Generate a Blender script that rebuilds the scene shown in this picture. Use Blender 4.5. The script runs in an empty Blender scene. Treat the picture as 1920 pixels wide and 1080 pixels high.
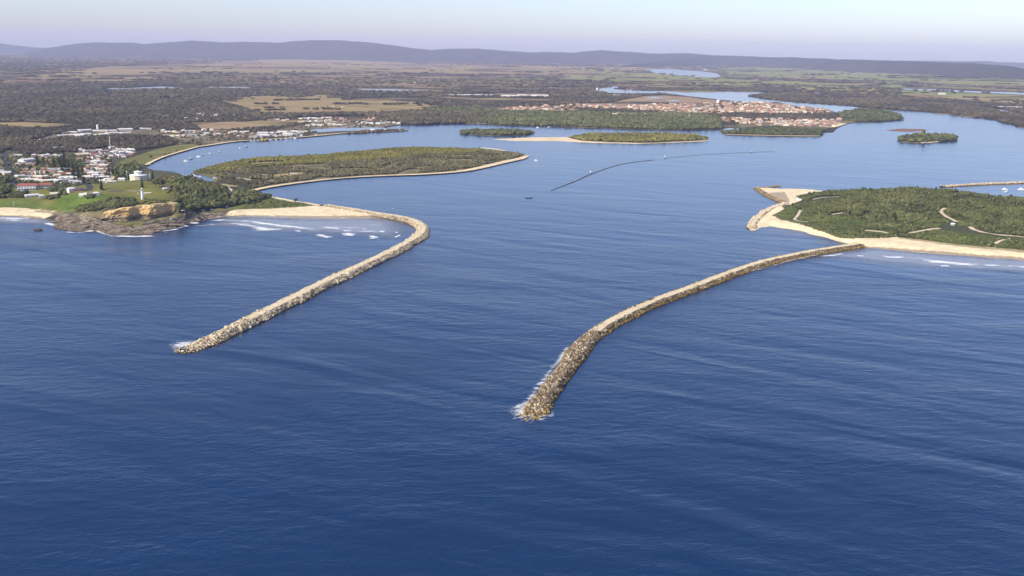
import bpy, math, random
import numpy as np
from mathutils import Vector, Matrix
from mathutils.geometry import tessellate_polygon

random.seed(7)
RNG = np.random.default_rng(11)
SC = bpy.context.scene
COL = SC.collection

# ------------------------------------------------------------------ camera
H = 280.0                      # flying height in metres
FPX = 1844.0                   # focal length measured in photo pixels (1920 wide)
TH = math.atan(444.0 / FPX)    # pitch below the horizon
RHO = math.radians(0.775)      # slight roll
_R0 = np.array([1.0, 0, 0]); _U0 = np.array([0, math.sin(TH), math.cos(TH)])
CF = np.array([0, math.cos(TH), -math.sin(TH)])
CR = math.cos(RHO) * _R0 + math.sin(RHO) * _U0
CU = -math.sin(RHO) * _R0 + math.cos(RHO) * _U0

def at(px, py, z=0.0):
    """survey helper: where the sight line through a photo point meets height z"""
    px = np.asarray(px, float); py = np.asarray(py, float); z = np.asarray(z, float)
    d = CF + np.multiply.outer((px - 960) / FPX, CR) - np.multiply.outer((py - 540) / FPX, CU)
    t = (z - H) / d[..., 2]
    return np.stack([d[..., 0] * t, d[..., 1] * t, np.broadcast_to(z, t.shape) * 1.0], -1)

def to_px(P):
    Q = np.asarray(P, float) - np.array([0, 0, H])
    w = Q @ CF
    return 960 + FPX * (Q @ CR) / w, 540 - FPX * (Q @ CU) / w

cam_d = bpy.data.cameras.new("camera"); cam = bpy.data.objects.new("camera", cam_d); COL.objects.link(cam)
cam_d.sensor_width = 36.0; cam_d.lens = 36.0 * FPX / 1920.0
cam_d.clip_start = 1.0; cam_d.clip_end = 120000.0
M = Matrix.Identity(4)
for i in range(3):
    M[i][0] = CR[i]; M[i][1] = CU[i]; M[i][2] = -CF[i]
M[2][3] = H
cam.matrix_world = M
SC.camera = cam

# ------------------------------------------------------------------ light
SUN_AZ = math.atan2(-0.80, -0.60)     # towards the sun: behind and left of the camera
SUN_EL = math.radians(36)
sd = Vector((math.sin(SUN_AZ) * math.cos(SUN_EL), math.cos(SUN_AZ) * math.cos(SUN_EL), math.sin(SUN_EL)))
sl = bpy.data.lights.new("sun", 'SUN'); sl.energy = 4.8; sl.angle = math.radians(0.5); sl.color = (1.0, 0.89, 0.70)
so = bpy.data.objects.new("sun", sl); COL.objects.link(so)
so.rotation_euler = (-sd).to_track_quat('-Z', 'Y').to_euler(); so.location = (-500, -500, 900)

W = bpy.data.worlds.new("World"); SC.world = W; W.use_nodes = True
nt = W.node_tree; nt.nodes.clear()
sky = nt.nodes.new('ShaderNodeTexSky'); sky.sky_type = 'NISHITA'; sky.sun_disc = False
sky.sun_elevation = SUN_EL; sky.sun_rotation = SUN_AZ
sky.altitude = 200; sky.air_density = 1.0; sky.dust_density = 1.0; sky.ozone_density = 2.0
hs = nt.nodes.new('ShaderNodeMix'); hs.data_type = 'RGBA'; hs.blend_type = 'MULTIPLY'; hs.inputs[0].default_value = 1.0
hs.inputs[7].default_value = (0.92, 0.935, 1.14, 1)
bg = nt.nodes.new('ShaderNodeBackground'); bg.inputs[1].default_value = 0.14
wo = nt.nodes.new('ShaderNodeOutputWorld')
nt.links.new(sky.outputs[0], hs.inputs[6]); nt.links.new(hs.outputs[2], bg.inputs[0]); nt.links.new(bg.outputs[0], wo.inputs[0])

SC.view_settings.view_transform = 'Standard'; SC.view_settings.look = 'None'
SC.view_settings.exposure = 0.4; SC.view_settings.gamma = 1.0; SC.view_settings.use_curve_mapping = False
SC.render.engine = 'CYCLES'
SC.cycles.use_denoising = True
SC.cycles.max_bounces = 6; SC.cycles.volume_bounces = 1; SC.cycles.transparent_max_bounces = 8
SC.cycles.use_adaptive_sampling = False

# ------------------------------------------------------------------ materials
class NB:
    """small node-building helper"""
    def __init__(s, name):
        s.m = bpy.data.materials.new(name); s.m.use_nodes = True; s.t = s.m.node_tree; s.t.nodes.clear()
        s.out = s.n('OutputMaterial'); s.b = s.n('BsdfPrincipled')
        s.l(s.b.outputs[0], s.out.inputs[0])
        s.geo = s.n('NewGeometry')
    def n(s, k, **kw):
        nd = s.t.nodes.new('ShaderNode' + k)
        for a, v in kw.items(): setattr(nd, a, v)
        return nd
    def l(s, a, b): s.t.links.new(a, b)
    def pos(s, scale=(1, 1, 1), rot=0.0):
        mp = s.n('Mapping', vector_type='TEXTURE'); mp.inputs[3].default_value = tuple(1 / q for q in scale); mp.inputs[2].default_value = (0, 0, rot)
        s.l(s.geo.outputs['Position'], mp.inputs[0]); return mp.outputs[0]
    def noise(s, scale, detail=4, rough=.55, vec=None, dist=0.0):
        nd = s.n('TexNoise'); nd.inputs['Scale'].default_value = scale; nd.inputs['Detail'].default_value = detail
        nd.inputs['Roughness'].default_value = rough; nd.inputs['Distortion'].default_value = dist
        s.l(vec if vec is not None else s.geo.outputs['Position'], nd.inputs['Vector']); return nd.outputs[0]
    def ramp(s, fac, stops):
        r = s.n('ValToRGB'); e = r.color_ramp.elements
        while len(e) < len(stops): e.new(0.5)
        for k, (p, c) in enumerate(stops):
            e[k].position = p; e[k].color = (*c, 1) if len(c) == 3 else c
        s.l(fac, r.inputs[0]); return r.outputs[0]
    def mix(s, fac, a, b, blend='MIX'):
        m = s.n('Mix', data_type='RGBA', blend_type=blend)
        for v, i in ((fac, 0), (a, 6), (b, 7)):
            if isinstance(v, (int, float)): m.inputs[i].default_value = v
            elif isinstance(v, tuple): m.inputs[i].default_value = (*v, 1) if len(v) == 3 else v
            else: s.l(v, m.inputs[i])
        return m.outputs[2]
    def math(s, op, a, b=None, clamp=False):
        m = s.n('Math', operation=op, use_clamp=clamp)
        for v, i in ((a, 0), (b, 1)):
            if v is None: continue
            if isinstance(v, (int, float)): m.inputs[i].default_value = v
            else: s.l(v, m.inputs[i])
        return m.outputs[0]
    def rng(s, v, a, b, c=0.0, d=1.0):
        m = s.n('MapRange'); s.l(v, m.inputs[0])
        for i, q in enumerate((a, b, c, d)): m.inputs[i + 1].default_value = q
        return m.outputs[0]
    def bump(s, h, strength=1.0, dist=1.0, prev=None):
        b = s.n('Bump'); b.inputs['Strength'].default_value = strength; b.inputs['Distance'].default_value = dist
        s.l(h, b.inputs['Height'])
        if prev is not None: s.l(prev, b.inputs['Normal'])
        return b.outputs[0]
    def attr(s, name, out=2):
        a = s.n('Attribute'); a.attribute_name = name; return a.outputs[out]
    def base(s, c):
        if isinstance(c, tuple): s.b.inputs['Base Color'].default_value = (*c, 1)
        else: s.l(c, s.b.inputs['Base Color'])
        return s
    def fin(s, rough=.9, spec=.3, normal=None, metal=0.0):
        s.b.inputs['Roughness'].default_value = rough; s.b.inputs['Specular IOR Level'].default_value = spec
        s.b.inputs['Metallic'].default_value = metal
        if normal is not None: s.l(normal, s.b.inputs['Normal'])
        return s.m

MATS = {}
def plain(name, c, var=.18, scale=.4, rough=.8, spec=.3):
    """a painted or mineral surface with gentle weathering"""
    if name in MATS: return MATS[name]
    nb = NB(name)
    lo = tuple(x * (1 - var) for x in c); hi = tuple(min(1, x * (1 + var)) for x in c)
    nb.base(nb.ramp(nb.noise(scale, 5, .6), [(.32, lo), (.68, hi)]))
    MATS[name] = nb.fin(rough, spec); return MATS[name]

def ground(name, stops, scale, detail=6, rough=.6, b=0.0, bscale=1.0, stretch=(1, 1, 1)):
    nb = NB(name); v = nb.pos(stretch)
    nb.base(nb.ramp(nb.noise(scale, detail, rough, v, .3), stops))
    MATS[name] = nb.fin(.95, .1, nb.bump(nb.noise(bscale, 4), .6, b) if b else None); return MATS[name]

def foliage(name, dark, mid, light, nscale=.02):
    """leaf mass: every crown carries its own tint, plus drifts of species across the wood"""
    nb = NB(name)
    t = nb.attr('tint'); big = nb.noise(nscale, 4, .6)
    f = nb.math('ADD', nb.math('MULTIPLY', t, .62), nb.math('MULTIPLY', big, .42))
    c = nb.ramp(f, [(.22, dark), (.52, mid), (.86, light)])
    nb.base(c)
    MATS[name] = nb.fin(.85, .15); return MATS[name]

def water_mat(name, deep=(.0018, .0225, .073), chop=1.0, swell=1.0, rough=.16):
    nb = NB(name)
    # long-crested ocean swell running towards the shore, crossed by a weaker train
    v1 = nb.pos((.45, 1.6, 1), math.radians(-30)); s1 = nb.noise(.0085, 2, .4, v1, .8)
    v2 = nb.pos((.45, 1.4, 1), math.radians(-14)); s2 = nb.noise(.026, 2, .5, v2, .6)
    v3 = nb.pos((.60, 1.2, 1), math.radians(6)); c1 = nb.noise(.095, 3, .55, v3, .4)
    c2 = nb.noise(.36, 3, .65, nb.pos((.7, 1.2, 1), math.radians(-20)))
    gust = nb.noise(.0042, 4, .55, nb.pos((.45, 1.5, 1), math.radians(12)), 1.2)     # gust patches
    g = nb.rng(gust, .36, .64, .30, 1.25)
    sw = nb.rng(nb.noise(.0016, 2, .5), .35, .65, .35, 1.3)
    sp = nb.n('SeparateXYZ'); nb.l(nb.geo.outputs['Position'], sp.inputs[0])
    shel = nb.rng(sp.outputs[1], 1250, 2100, 1.0, .30)          # the estuary lies sheltered behind the breakwaters
    sw = nb.math('MULTIPLY', sw, shel); g = nb.math('MULTIPLY', g, shel)
    b = nb.bump(nb.math('MULTIPLY', s1, sw), 1.0, 3.1 * swell)
    b = nb.bump(nb.math('MULTIPLY', s2, shel), 1.0, .7 * swell, b)
    b = nb.bump(nb.math('MULTIPLY', c1, g), 1.0, 0.72 * chop, b)
    b = nb.bump(nb.math('MULTIPLY', c2, g), 1.0, 0.30 * chop, b)
    col = nb.ramp(gust, [(.3, tuple(x * .86 for x in deep)), (.7, tuple(x * 1.14 for x in deep))])
    nb.base(col)
    nb.b.inputs['IOR'].default_value = 1.33
    MATS[name] = nb.fin(rough, .5, b); return MATS[name]

def foam_mat(name, cov=.5, scale=.12, stretch=(.5, 1.3, 1), rot=0.0, c=(.80, .82, .84)):
    nb = NB(name)
    n1 = nb.noise(scale, 7, .7, nb.pos(stretch, rot), .8); n2 = nb.noise(scale * 4.5, 4, .7, nb.pos(stretch, rot), .5)
    e = nb.attr('edge')
    n = nb.math('ADD', nb.math('MULTIPLY', n1, 1.5), nb.math('MULTIPLY', n2, .7))            # mean about 1.1
    a = nb.math('ADD', n, nb.math('MULTIPLY', e, .42))
    al = nb.rng(a, 1.56 - cov * .6, 1.98 - cov * .6)
    nb.base(c); nb.l(al, nb.b.inputs['Alpha'])
    MATS[name] = nb.fin(.9, .1); return MATS[name]

# ------------------------------------------------------------------ objects
def tag(o, label=None, cat=None, group=None, kind=None):
    if label: o['label'] = label
    if cat: o['category'] = cat
    if group: o['group'] = group
    if kind: o['kind'] = kind
    return o

def link(name, me, parent=None, loc=None):
    o = bpy.data.objects.new(name, me); COL.objects.link(o)
    if parent is not None: o.parent = parent
    if loc is not None: o.location = loc
    return o

def empty(name, loc, rz=0.0):
    o = bpy.data.objects.new(name, None); COL.objects.link(o)
    o.location = loc; o.rotation_euler = (0, 0, rz); o.empty_display_size = 2; return o

def mesh_np(name, V, F, mats=(), midx=None, attrs=None, smooth=False, colors=None):
    """V (n,3); F (m,3|4) index array"""
    V = np.ascontiguousarray(V, np.float32); F = np.ascontiguousarray(F, np.int32); k = F.shape[1]
    me = bpy.data.meshes.new(name)
    me.vertices.add(len(V)); me.vertices.foreach_set('co', V.ravel())
    me.loops.add(F.size); me.loops.foreach_set('vertex_index', F.ravel())
    me.polygons.add(len(F)); me.polygons.foreach_set('loop_start', np.arange(len(F), dtype=np.int32) * k)
    me.update(calc_edges=True)
    for m in mats: me.materials.append(m)
    if midx is not None: me.polygons.foreach_set('material_index', np.asarray(midx, np.int32))
    me.polygons.foreach_set('use_smooth', np.full(len(F), smooth))
    for an, av in (attrs or {}).items():
        a = me.attributes.new(an, 'FLOAT', 'POINT'); a.data.foreach_set('value', np.asarray(av, np.float32))
    if colors is not None:
        a = me.attributes.new('cover', 'FLOAT_COLOR', 'POINT')
        a.data.foreach_set('color', np.concatenate([colors, np.ones((len(V), 1))], 1).astype(np.float32).ravel())
    me.update(); return me

class MB:
    """collects boxes, prisms, tubes into ONE mesh"""
    def __init__(s): s.v = []; s.f = []; s.mi = []
    def add(s, vs, fs, mi=0):
        o = len(s.v); s.v += [tuple(map(float, v)) for v in vs]; s.f += [tuple(o + i for i in f) for f in fs]; s.mi += [mi] * len(fs); return s
    def box(s, c, d, mi=0, rz=0.0, taper=1.0):
        x, y, z = d[0] / 2, d[1] / 2, d[2]; vs = []
        for k, t in ((0, 1.0), (z, taper)):
            for a, b in ((-x, -y), (x, -y), (x, y), (-x, y)):
                a *= t; b *= t
                vs.append((c[0] + a * math.cos(rz) - b * math.sin(rz), c[1] + a * math.sin(rz) + b * math.cos(rz), c[2] + k))
        return s.add(vs, [(3, 2, 1, 0), (4, 5, 6, 7), (0, 1, 5, 4), (1, 2, 6, 5), (2, 3, 7, 6), (3, 0, 4, 7)], mi)
    def gable(s, c, d, rise, mi=0, hip=0.0):
        """roof on a rectangle d=(x,y): ridge along x; hip shortens the ridge"""
        x, y = d[0] / 2, d[1] / 2; X, Y, Z = c; t = .25
        vs = [(X - x, Y - y, Z), (X + x, Y - y, Z), (X + x, Y + y, Z), (X - x, Y + y, Z), (X - x + hip, Y, Z + rise), (X + x - hip, Y, Z + rise)]
        lo = [(a, b, q - t) for a, b, q in vs[:4]]
        return s.add(vs + lo, [(0, 1, 5, 4), (2, 3, 4, 5), (1, 2, 5), (3, 0, 4), (9, 8, 7, 6), (0, 6, 7, 1), (1, 7, 8, 2), (2, 8, 9, 3), (3, 9, 6, 0)], mi)
    def lathe(s, prof, n=24, c=(0, 0), mi=0, cap=True):
        vs = []
        for r, z in prof:
            for k in range(n):
                a = 2 * math.pi * k / n; vs.append((c[0] + r * math.cos(a), c[1] + r * math.sin(a), z))
        fs = [(j * n + k, j * n + (k + 1) % n, (j + 1) * n + (k + 1) % n, (j + 1) * n + k) for j in range(len(prof) - 1) for k in range(n)]
        if cap: fs += [tuple(range(n - 1, -1, -1)), tuple((len(prof) - 1) * n + k for k in range(n))]
        return s.add(vs, fs, mi)
    def tube(s, p, q, r0, r1=None, n=6, mi=0):
        r1 = r0 if r1 is None else r1; p = Vector(p); q = Vector(q); d = (q - p).normalized()
        a = d.orthogonal().normalized(); b = d.cross(a); vs = []
        for P, r in ((p, r0), (q, r1)):
            for k in range(n):
                t = 2 * math.pi * k / n; vs.append(P + a * (r * math.cos(t)) + b * (r * math.sin(t)))
        return s.add(vs, [(k, (k + 1) % n, n + (k + 1) % n, n + k) for k in range(n)] + [tuple(range(n - 1, -1, -1)), tuple(range(n, 2 * n))], mi)
    def me(s, name, *mats):
        m = bpy.data.meshes.new(name); m.from_pydata(s.v, [], s.f)
        for q in mats: m.materials.append(q)
        m.polygons.foreach_set('material_index', s.mi); m.update(); return m
    def build(s, name, *mats, parent=None): return link(name, s.me(name, *mats), parent)

# ------------------------------------------------------------------ polygons surveyed from the photograph
def frac(P, it=3, amp=.10, seed=1, closed=True, aniso=.28):
    r = random.Random(seed); P = [tuple(map(float, p)) for p in P]
    for _ in range(it):
        Q = []; n = len(P)
        for i in range(n if closed else n - 1):
            a, b = P[i], P[(i + 1) % n]; L = math.hypot(b[0] - a[0], b[1] - a[1]); Q.append(a)
            if L > 3.0:
                m = min(L, 40)
                Q.append(((a[0] + b[0]) / 2 + r.uniform(-1, 1) * amp * m, (a[1] + b[1]) / 2 + r.uniform(-1, 1) * amp * m * aniso))
        if not closed: Q.append(P[-1])
        P = Q; amp *= .8
    return P

def inside(px, py, poly):
    px = np.asarray(px, float); py = np.asarray(py, float); r = np.zeros(px.shape, bool); n = len(poly)
    for i in range(n):
        (x0, y0), (x1, y1) = poly[i], poly[(i + 1) % n]
        if y0 == y1: continue
        c = ((y0 > py) != (y1 > py)) & (px < (x1 - x0) * (py - y0) / (y1 - y0) + x0)
        r ^= c
    return r

def edge_dist(P, poly):
    """distance of P (n,2) to the outline of poly (m,2), metres"""
    d = np.full(len(P), 1e9)
    for i in range(len(poly)):
        a = poly[i]; b = poly[(i + 1) % len(poly)]; ab = b - a; L = ab @ ab
        if L < 1e-9: continue
        t = np.clip(((P - a) @ ab) / L, 0, 1); q = a + t[:, None] * ab
        d = np.minimum(d, np.hypot(P[:, 0] - q[:, 0], P[:, 1] - q[:, 1]))
    return d

def sheet(name, pts, z, mat, kind='structure', it=3, amp=.10, seed=1, skirt=0.0, label=None, cat=None):
    P = frac(pts, it, amp, seed)
    tri = tessellate_polygon([[Vector((a, b, 0)) for a, b in P]])
    V = at([p[0] for p in P], [p[1] for p in P], z); n = len(P)
    F = np.array(tri, int).reshape(-1, 3)
    a, b, c = V[F[:, 0]], V[F[:, 1]], V[F[:, 2]]
    up = (b[:, 0] - a[:, 0]) * (c[:, 1] - a[:, 1]) - (b[:, 1] - a[:, 1]) * (c[:, 0] - a[:, 0]) < 0
    F[up] = F[up][:, ::-1]
    if skirt:
        lo = V.copy(); lo[:, 2] -= skirt; V = np.concatenate([V, lo])
        q = np.arange(n); w = (q + 1) % n
        F = np.concatenate([F, np.stack([q, w, w + n], 1), np.stack([q, w + n, q + n], 1)])
    o = link(name, mesh_np(name, V, F, [mat])); tag(o, label, cat, None, kind); return o, P

def spline(pts, n):
    """Catmull-Rom through pts -> n evenly spaced samples"""
    P = np.array(pts, float); P = np.concatenate([[2 * P[0] - P[1]], P, [2 * P[-1] - P[-2]]]); out = []
    for i in range(1, len(P) - 2):
        for t in np.linspace(0, 1, 24, endpoint=False):
            a, b, c, d = P[i - 1:i + 3]
            out.append(.5 * ((2 * b) + (-a + c) * t + (2 * a - 5 * b + 4 * c - d) * t * t + (-a + 3 * b - 3 * c + d) * t ** 3))
    out.append(P[-2]); out = np.array(out)
    s = np.concatenate([[0], np.cumsum(np.hypot(*(np.diff(out[:, :2], axis=0).T)))])
    u = np.linspace(0, s[-1], n)
    return np.stack([np.interp(u, s, out[:, k]) for k in range(out.shape[1])], 1), s[-1]

def vnoise(x, y, sc, seed=0, oct=4):
    """cheap lattice value noise, -1..1"""
    r = np.random.default_rng(seed); T = r.uniform(-1, 1, (256, 256)); o = np.zeros(np.shape(x)); a = 1.0; tot = 0
    for k in range(oct):
        X = np.asarray(x) / sc * 2 ** k + 17.3 * k; Y = np.asarray(y) / sc * 2 ** k + 9.1 * k
        i = np.floor(X).astype(int); j = np.floor(Y).astype(int); u = X - i; v = Y - j
        u = u * u * (3 - 2 * u); v = v * v * (3 - 2 * v)
        g = lambda p, q: T[p % 256, q % 256]
        o += a * ((g(i, j) * (1 - u) + g(i + 1, j) * u) * (1 - v) + (g(i, j + 1) * (1 - u) + g(i + 1, j + 1) * u) * v)
        tot += a; a *= .5
    return o / tot * 1.6

class Terrain:
    """a stretch of real relief: outline at water level + spot heights; ground cover by surveyed zones"""
    def __init__(s, name, shore, spots, zones, default, res, fall, rough, mat, label, seed=3, rockzone=None, step=None):
        S = frac(shore, 3, .10, seed); W2 = at([p[0] for p in S], [p[1] for p in S], 0.0)[:, :2]
        s.x0, s.y0 = W2.min(0) - 12; s.x1, s.y1 = W2.max(0) + 12; s.res = res
        nx = int((s.x1 - s.x0) / res) + 1; ny = int((s.y1 - s.y0) / res) + 1; s.nx, s.ny = nx, ny
        gx, gy = np.meshgrid(s.x0 + np.arange(nx) * res, s.y0 + np.arange(ny) * res); P = np.stack([gx.ravel(), gy.ravel()], 1)
        C = np.array([at(a, b, c) if len(q) == 0 else at(a, b, c) + np.array([q[0], q[1], q[2]]) for a, b, c, *q in spots])
        num = np.zeros(len(P)); den = np.zeros(len(P))
        for c in C:
            w = 1.0 / (((P - c[:2]) ** 2).sum(1) + 30.0) ** 2; num += w * c[2]; den += w
        z = num / den
        if step is not None:                       # a sharp scarp: below the line the low ground runs right up to the foot
            L0 = np.array(step); o = np.argsort(L0[:, 0]); L0 = L0[o]
            yl = np.interp(P[:, 0], L0[:, 0], L0[:, 1]); zl = np.interp(P[:, 0], L0[:, 0], L0[:, 2]); zt = np.interp(P[:, 0], L0[:, 0], L0[:, 3])
            inx = np.clip(np.minimum(P[:, 0] - L0[0, 0], L0[-1, 0] - P[:, 0]) / 10 + .5, 0, 1); dy = P[:, 1] - yl
            lowz = np.minimum(z, zl + .02 * dy); hiz = np.maximum(z, zt)
            z = np.where(dy < 21, z * (1 - inx) + lowz * inx, np.where(dy < 45, z * (1 - inx) + (hiz * (1 - np.clip((dy - 26) / 19, 0, 1)) + z * np.clip((dy - 26) / 19, 0, 1)) * inx, z))
        d = edge_dist(P, W2); inn = inside(P[:, 0], P[:, 1], [tuple(q) for q in W2])
        t = np.clip(d / fall, 0, 1); t = t * t * (3 - 2 * t)
        z = np.where(inn, z * t + .25, -np.clip(d / 6, 0, 3))
        z += np.where(inn, np.clip(d / 25, 0, 1) * rough * vnoise(P[:, 0], P[:, 1], 22, 5), 0)
        px, py = to_px(np.concatenate([P, z[:, None]], 1))
        jx = px + 1.6 * vnoise(P[:, 0], P[:, 1], 14, 8); jy = py + .7 * vnoise(P[:, 0], P[:, 1], 11, 9)
        cc = np.tile(np.array(default, float), (len(P), 1))
        for poly, col in zones:
            cc[inside(jx, jy, poly)] = col
        if rockzone is not None:
            m = np.zeros(len(P), bool)
            for rz in rockzone: m |= inside(jx, jy, rz)
            m &= inn
            led = vnoise(P[:, 0], P[:, 1], 16, 21, 5)
            z = np.where(m, np.maximum(.3, z + 1.7 * np.round(led * 2.2) / 2.2 + .8 * vnoise(P[:, 0], P[:, 1], 5, 4, 3)), z)
            cc[m] *= (1 + .45 * vnoise(P[:, 0], P[:, 1], 9, 31, 4)[m])[:, None]
        s.z = z.reshape(ny, nx)
        i = np.arange(len(P)).reshape(ny, nx); F = np.stack([i[:-1, :-1].ravel(), i[:-1, 1:].ravel(), i[1:, 1:].ravel(), i[1:, :-1].ravel()], 1)
        keep = (z[F] > -1.2).any(1); F = F[keep]
        me = mesh_np(name, np.concatenate([P, z[:, None]], 1), F, [mat], colors=cc, smooth=True)
        if rockzone is not None: me.polygons.foreach_set('use_smooth', ~m[F[:, 0]])
        o = link(name, me)
        tag(o, label, 'terrain', None, 'structure'); s.o = o
    def h(s, x, y):
        x = np.asarray(x, float); y = np.asarray(y, float)
        u = np.clip((x - s.x0) / s.res, 0, s.nx - 1.001); v = np.clip((y - s.y0) / s.res, 0, s.ny - 1.001)
        i = u.astype(int); j = v.astype(int); u = u - i; v = v - j; Z = s.z
        r = (Z[j, i] * (1 - u) + Z[j, i + 1] * u) * (1 - v) + (Z[j + 1, i] * (1 - u) + Z[j + 1, i + 1] * u) * v
        ok = (x > s.x0) & (x < s.x1) & (y > s.y0) & (y < s.y1)
        return np.where(ok, r, 0.0)

TERR = []
def gz(x, y, floor=1.5):
    r = np.full(np.shape(x), floor, float)
    for t in TERR: r = np.maximum(r, t.h(x, y))
    return r

def on(px, py, floor=1.5, it=14):
    """where the sight line meets the ground (relief included)"""
    z = np.full(np.shape(px), floor, float)
    for _ in range(it):
        P = at(px, py, z); z = .5 * z + .5 * gz(P[..., 0], P[..., 1], floor)
    P = at(px, py, z); P[..., 2] = gz(P[..., 0], P[..., 1], floor); return P

# ------------------------------------------------------------------ scattering many crowns or rocks into one mass
def ico(sub):
    t = (1 + 5 ** .5) / 2
    V = np.array([(-1, t, 0), (1, t, 0), (-1, -t, 0), (1, -t, 0), (0, -1, t), (0, 1, t), (0, -1, -t), (0, 1, -t), (t, 0, -1), (t, 0, 1), (-t, 0, -1), (-t, 0, 1)], float)
    V /= np.linalg.norm(V, axis=1)[:, None]
    F = [(0, 11, 5), (0, 5, 1), (0, 1, 7), (0, 7, 10), (0, 10, 11), (1, 5, 9), (5, 11, 4), (11, 10, 2), (10, 7, 6), (7, 1, 8), (3, 9, 4), (3, 4, 2), (3, 2, 6), (3, 6, 8), (3, 8, 9), (4, 9, 5), (2, 4, 11), (6, 2, 10), (8, 6, 7), (9, 8, 1)]
    for _ in range(sub):
        mid = {}; V = list(map(tuple, V)); G = []
        def m(a, b):
            k = (min(a, b), max(a, b))
            if k not in mid:
                q = (np.array(V[a]) + np.array(V[b])); q /= np.linalg.norm(q); mid[k] = len(V); V.append(tuple(q))
            return mid[k]
        for a, b, c in F:
            x, y, z = m(a, b), m(b, c), m(c, a); G += [(a, x, z), (b, y, x), (c, z, y), (x, y, z)]
        V = np.array(V); F = G
    return V, np.array(F)

def crown_protos(sub, n, amp, seed, flat=.1):
    r = np.random.default_rng(seed); out = []; V0, F0 = ico(sub)
    for _ in range(n):
        d = r.normal(size=(5, 3)); d /= np.linalg.norm(d, axis=1)[:, None]; d[:, 2] = abs(d[:, 2])
        lob = np.max(V0 @ d.T, 1)
        V = V0 * (.62 + .42 * lob ** 2 + r.uniform(-amp, amp, len(V0)))[:, None]
        V[:, 2] = np.where(V[:, 2] < 0, V[:, 2] * .5, V[:, 2]); out.append((V, F0))
    return out

def rock_protos(n, seed):
    r = np.random.default_rng(seed); out = []
    for _ in range(n):
        V0, F0 = ico(1); V = V0.copy()
        for _ in range(7):                       # chop with random planes: flat angular faces
            d = r.normal(size=3); d /= np.linalg.norm(d); k = r.uniform(.45, .8); s = V @ d
            V = V - np.outer(np.where(s > k, s - k, 0), d)
        out.append((V * r.uniform(.8, 1.25, 3), F0))
    return out

def mass(protos, pos, scl, rot, tint, pick=None, tilt=None):
    """-> V, F, tint arrays of all copies merged"""
    n = len(pos); pick = RNG.integers(0, len(protos), n) if pick is None else pick
    Vs, Fs, Ts = [], [], []; off = 0
    for k, (V, F) in enumerate(protos):
        i = np.where(pick == k)[0]
        if len(i) == 0: continue
        A = V[None] * scl[i][:, None, :]
        if tilt is not None:
            c, s = np.cos(tilt[i])[:, None], np.sin(tilt[i])[:, None]
            A = np.stack([A[..., 0], A[..., 1] * c - A[..., 2] * s, A[..., 1] * s + A[..., 2] * c], -1)
        c, s = np.cos(rot[i])[:, None], np.sin(rot[i])[:, None]
        A = np.stack([A[..., 0] * c - A[..., 1] * s, A[..., 0] * s + A[..., 1] * c, A[..., 2]], -1) + pos[i][:, None, :]
        m = len(V); Vs.append(A.reshape(-1, 3)); Ts.append(np.repeat(tint[i], m))
        Fs.append((F[None] + (off + np.arange(len(i)) * m)[:, None, None]).reshape(-1, 3)); off += len(i) * m
    return np.concatenate(Vs), np.concatenate(Fs), np.concatenate(Ts)
# ================================================================== SETTING: water, land, islands
def yh(x): return 96 + (x - 960) * math.tan(RHO)        # flat-earth horizon line in the survey photo
FAR = 13.6                                              # pixels under the horizon where the built ground ends (~38 km)

M_sea = water_mat('sea_water')
g = MB(); g.v = [(-30000, -2500, 0), (30000, -2500, 0), (30000, 38500, 0), (-30000, 38500, 0)]; g.f = [(0, 1, 2, 3)]; g.mi = [0]
tag(g.build('sea', M_sea), 'deep blue ocean and estuary water reaching to the horizon', 'water', None, 'structure')

M_forest_floor = ground('forest_floor', [(.30, (.032, .028, .018)), (.47, (.055, .046, .030)), (.54, (.115, .088, .046)), (.61, (.27, .20, .095)), (.70, (.18, .155, .06)), (.80, (.09, .078, .04))], .0026, 9, .66, stretch=(.6, 1.0, 1))
M_dry = ground('dry_pasture', [(.30, (.085, .070, .035)), (.42, (.22, .165, .075)), (.55, (.30, .225, .10)), (.66, (.25, .20, .08)), (.76, (.16, .14, .06))], .0045, 9, .68, stretch=(.5, 1, 1))
M_scrubland = ground('reddish_scrubland', [(.30, (.055, .042, .028)), (.46, (.13, .085, .055)), (.62, (.25, .165, .10)), (.74, (.10, .075, .045))], .0050, 9, .7, stretch=(.5, 1, 1))
M_green = ground('cane_fields', [(.30, (.10, .125, .035)), (.48, (.18, .195, .055)), (.62, (.25, .25, .08)), (.74, (.13, .15, .05))], .0030, 7, .6, stretch=(.4, 1.2, 1))
M_lime = ground('yellow_green_field', [(.30, (.20, .19, .05)), (.6, (.30, .26, .075))], .003, 6, .6)
M_bare = ground('bare_earth', [(.30, (.17, .115, .07)), (.55, (.33, .23, .13)), (.72, (.20, .15, .075))], .006, 7, .65)
M_sand = ground('beach_sand', [(.30, (.58, .45, .27)), (.6, (.70, .57, .37))], .02, 6, .6, .15, .3)
M_mud = ground('mud_bank', [(.30, (.17, .09, .065)), (.7, (.25, .14, .10))], .02, 5)
M_towngnd = ground('town_ground', [(.30, (.06, .062, .032)), (.5, (.15, .125, .075)), (.72, (.26, .21, .14))], .02, 7, .7)
M_lake = water_mat('lake_water', (.015, .045, .11), .5, .3, .12)

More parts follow.
